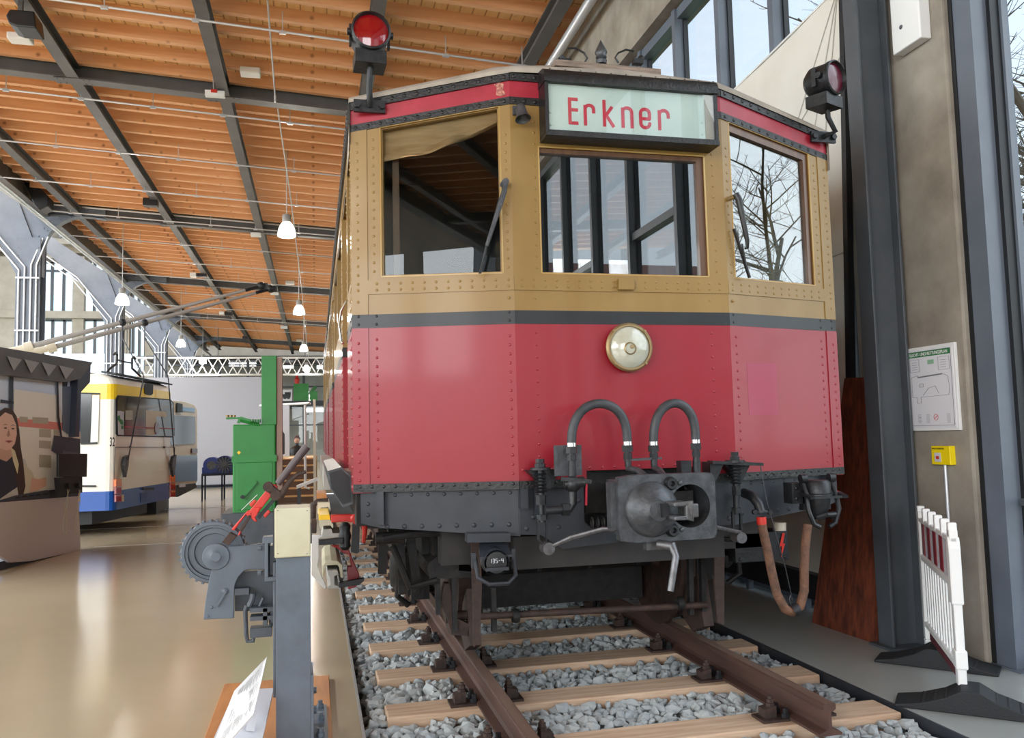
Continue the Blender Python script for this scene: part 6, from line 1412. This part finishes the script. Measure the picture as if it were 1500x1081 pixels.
mb.tube([pc+V(-.2,0,.06), pc+V(-.27,-.08,-.16), pc+V(-.12,-.25,-.24)], [.06,.05,.04], 8).tube([pc+V(.2,0,.06), pc+V(.27,-.08,-.16), pc+V(.12,-.25,-.24)], [.06,.05,.04], 8); bd = mb.build('clothes', M['blackpl'], t)
MB().ball(pc+V(0,0,.36), .1, 0, 14, (.85,.95,1.15)).ball(pc+V(0,-.1,.35), .018, 0, 8).build('head', M['skin'], t); MB().ball(pc+V(0,.025,.40), .112, 0, 14, (.9,.95,1.0)).build('hair', M['hair'], t)
o = MB().box((pc.x-.6, 25.75, F), (pc.x+.6, 26.05, pc.z-.1)).build('desk', M['stairtop']); tag(o, 'pale wooden counter behind the platform, in front of the person in black', 'desk')
# ================================================================== things under the roof
def pendant(px, py, Y, lb, r=.22):
    c = at(px, py, Y=Y); t = thing('pendant_lamp', lb, 'lamp', c-V(0,0,.0), 'bell shaped hall pendant lamps')
    MB().lathe([(.0,.42),(.09,.42),(.1,.40),(.1,.26),(.085,.24)], c, (0,0,1), 20).build('lamp_housing', M['beamlight'], t)
    MB().lathe([(.085,.25),(.13,.2),(.18,.1),(.21,-.05),(.215,-.07)], c, (0,0,1), 24).build('lamp_shade', M['lampglow'], t)
    MB().lathe([(.205,-.07),(.222,-.07),(.222,-.085),(.205,-.085)], c, (0,0,1), 24).build('rim', M['chrome'], t)
    MB().ball(c+V(0,0,.08), .06, 0, 10).build('bulb', M['lampglow'], t)
    MB().cyl(c+V(0,0,.42), V(c.x, c.y, zb(c.x)+.44 if c.x > -9.4 else 17), .012, 5).build('suspension_wire', M['conduit'], t)
    l = bpy.data.lights.new('pendant_lamp_light', 'POINT'); l.energy = 260; l.shadow_soft_size = .2; l.color = (1,.95,.86); o = bpy.data.objects.new('pendant_lamp_light', l); COL.objects.link(o); o.parent = t; o.location = (0,0,-.15)
    return c
pls = [pendant(420, 341, 19.5, 'nearest and largest lit pendant lamp, left of the railcar roof'), pendant(438, 457, 30.2, 'second lit pendant lamp in the row beside the railcar'), pendant(445, 512, 41.5, 'third lit pendant lamp in the row beside the railcar'), pendant(449, 541, 50, 'fourth lit pendant lamp beside the railcar, low over the office floor'),
  pendant(179, 442, 27.5, 'lit pendant lamp in front of the second riveted column'), pendant(265, 505, 39, 'lit pendant lamp left of the green mast, in front of the fourth column'), pendant(297, 530, 49.5, 'small lit pendant lamp above the partition, left of the office lights'), pendant(135, 415, 37, 'lit pendant lamp half hidden behind the second riveted column')]
a = at(392, 0, Y=12.2); b = at(403, 140, Y=14.9)
o = MB().tube([a, b], .014, 6).tube([b, b-V(0,0,.12)], .02, 6).build('pull_cable', M['conduit']); tag(o, 'thin twisted cable hanging from the roof above the nearest beam', 'cable')
mb = MB(); pts = [at(405, 147, Y=16.2)]+[V(p.x+.1, p.y, p.z+.75) for p in pls[:4]]; mb.tube(pts, .014, 5); o = mb.build('lamp_cable', M['conduit']); tag(o, 'pale power cable running along the row of pendant lamps', 'cable')
def boxon(nm, px0, py0, px1, py1, Y, dep, mt, lb, cat, grp=None, bev=.02):
    Y = at((px0+px1)/2, (py0+py1)/2, Z=7.86 if Y == 15.3 else (7.62 if nm == 'exit_sign' else 7.8)).y
    a = at(px0, py0, Y=Y); b = at(px1, py1, Y=Y); o = MB().box((a.x, Y, b.z), (b.x, Y+dep, a.z)).build(nm, mt, None, bev); tag(o, lb, cat, grp); return o
mt = M['blackpl']
sp_ = MB().prism([at(x_, y_, Y=12.9) for x_, y_ in ((8,22),(14,13),(50,16),(53,41),(24,38),(13,34))], (0,.4,0)).build('loudspeaker', mt, None, .02); MB().box(at(30,16,Y=13.0)-V(.03,.02,.02), V(at(30,16,Y=13.0).x+.03, 13.04, zb(-6.5)+.24)).build('bracket', M['beam'], sp_); tag(sp_, 'black loudspeaker near the nearest roof beam, top left corner', 'speaker', 'roof loudspeakers')
boxon('emergency_light', 9, 45, 43, 57, 15.3, .25, M['white'], 'white box light on the nearest roof beam below the corner speaker', 'light', 'white boxes on the roof beams')
boxon('emergency_light', 351, 96, 381, 107, 15.3, .25, M['white'], 'white box light on the nearest roof beam, centre of the beam', 'light', 'white boxes on the roof beams')
es = boxon('exit_sign', 300, 131, 329, 141, 16.3, .12, M['white'], 'thin white light with red label under the nearest roof beam', 'light', 'white boxes on the roof beams', .005)
ye = at(314, 136, Z=7.62).y; a = at(309, 131, Y=ye); b = at(318, 136, Y=ye); MB().box((a.x, ye-.02, b.z), (b.x, ye-.002, a.z)).build('red_label', M['signalred'], es)
MB().cyl(at(313, 131, Y=ye+.05), at(312, 113, Y=ye+.05), .01, 5).build('hanger', M['conduit'], es)
for (x0, y0, x1, y1, Y, mt, nm, lb) in ((209,289,230,301,25.3,'blackpl','loudspeaker','black loudspeaker on the second roof beam'),(288,400,302,405,36,'blackpl','loudspeaker','black loudspeaker on the third roof beam'),(278,399,287,405,36,'white','emergency_light','white box beside the speaker on the third roof beam'),(329,456,340,462,46.3,'blackpl','loudspeaker','black loudspeaker on the fourth roof beam'),(321,456,328,460,46.3,'white','emergency_light','white box beside the speaker on the fourth roof beam'),(355,492,363,496,56.6,'blackpl','loudspeaker','small black loudspeaker on the farthest roof beam'),
        (367,340,382,345,26.6,'white','exit_sign','thin white light under the second roof beam'),(418,411,431,416,36,'white','emergency_light','white box on the third roof beam, right of the trolley pole tips'),(396,428,408,431,36.8,'white','exit_sign','thin white light under the third roof beam'),(411,477,421,481,47,'white','exit_sign','thin white light under the fourth roof beam'),(434,497,443,500,56.5,'white','emergency_light','small white box on the farthest roof beam')):
    boxon(nm, x0, y0, x1, y1, Y, .25, M[mt], lb, 'speaker' if mt == 'blackpl' else 'light', 'roof loudspeakers' if mt == 'blackpl' else 'white boxes on the roof beams', .01)
sp_ = MB().prism([at(36,268,Y=24.2), at(48,266,Y=24.2), at(71,288,Y=24.2), at(70,302,Y=24.2), at(58,308,Y=24.2), at(50,300,Y=24.2)], (0,.5,0)).build('loudspeaker', M['blackpl'], None, .02); tag(sp_, 'black loudspeaker tilted on the first riveted column head', 'speaker', 'roof loudspeakers')
a = at(668, 2, Y=12)
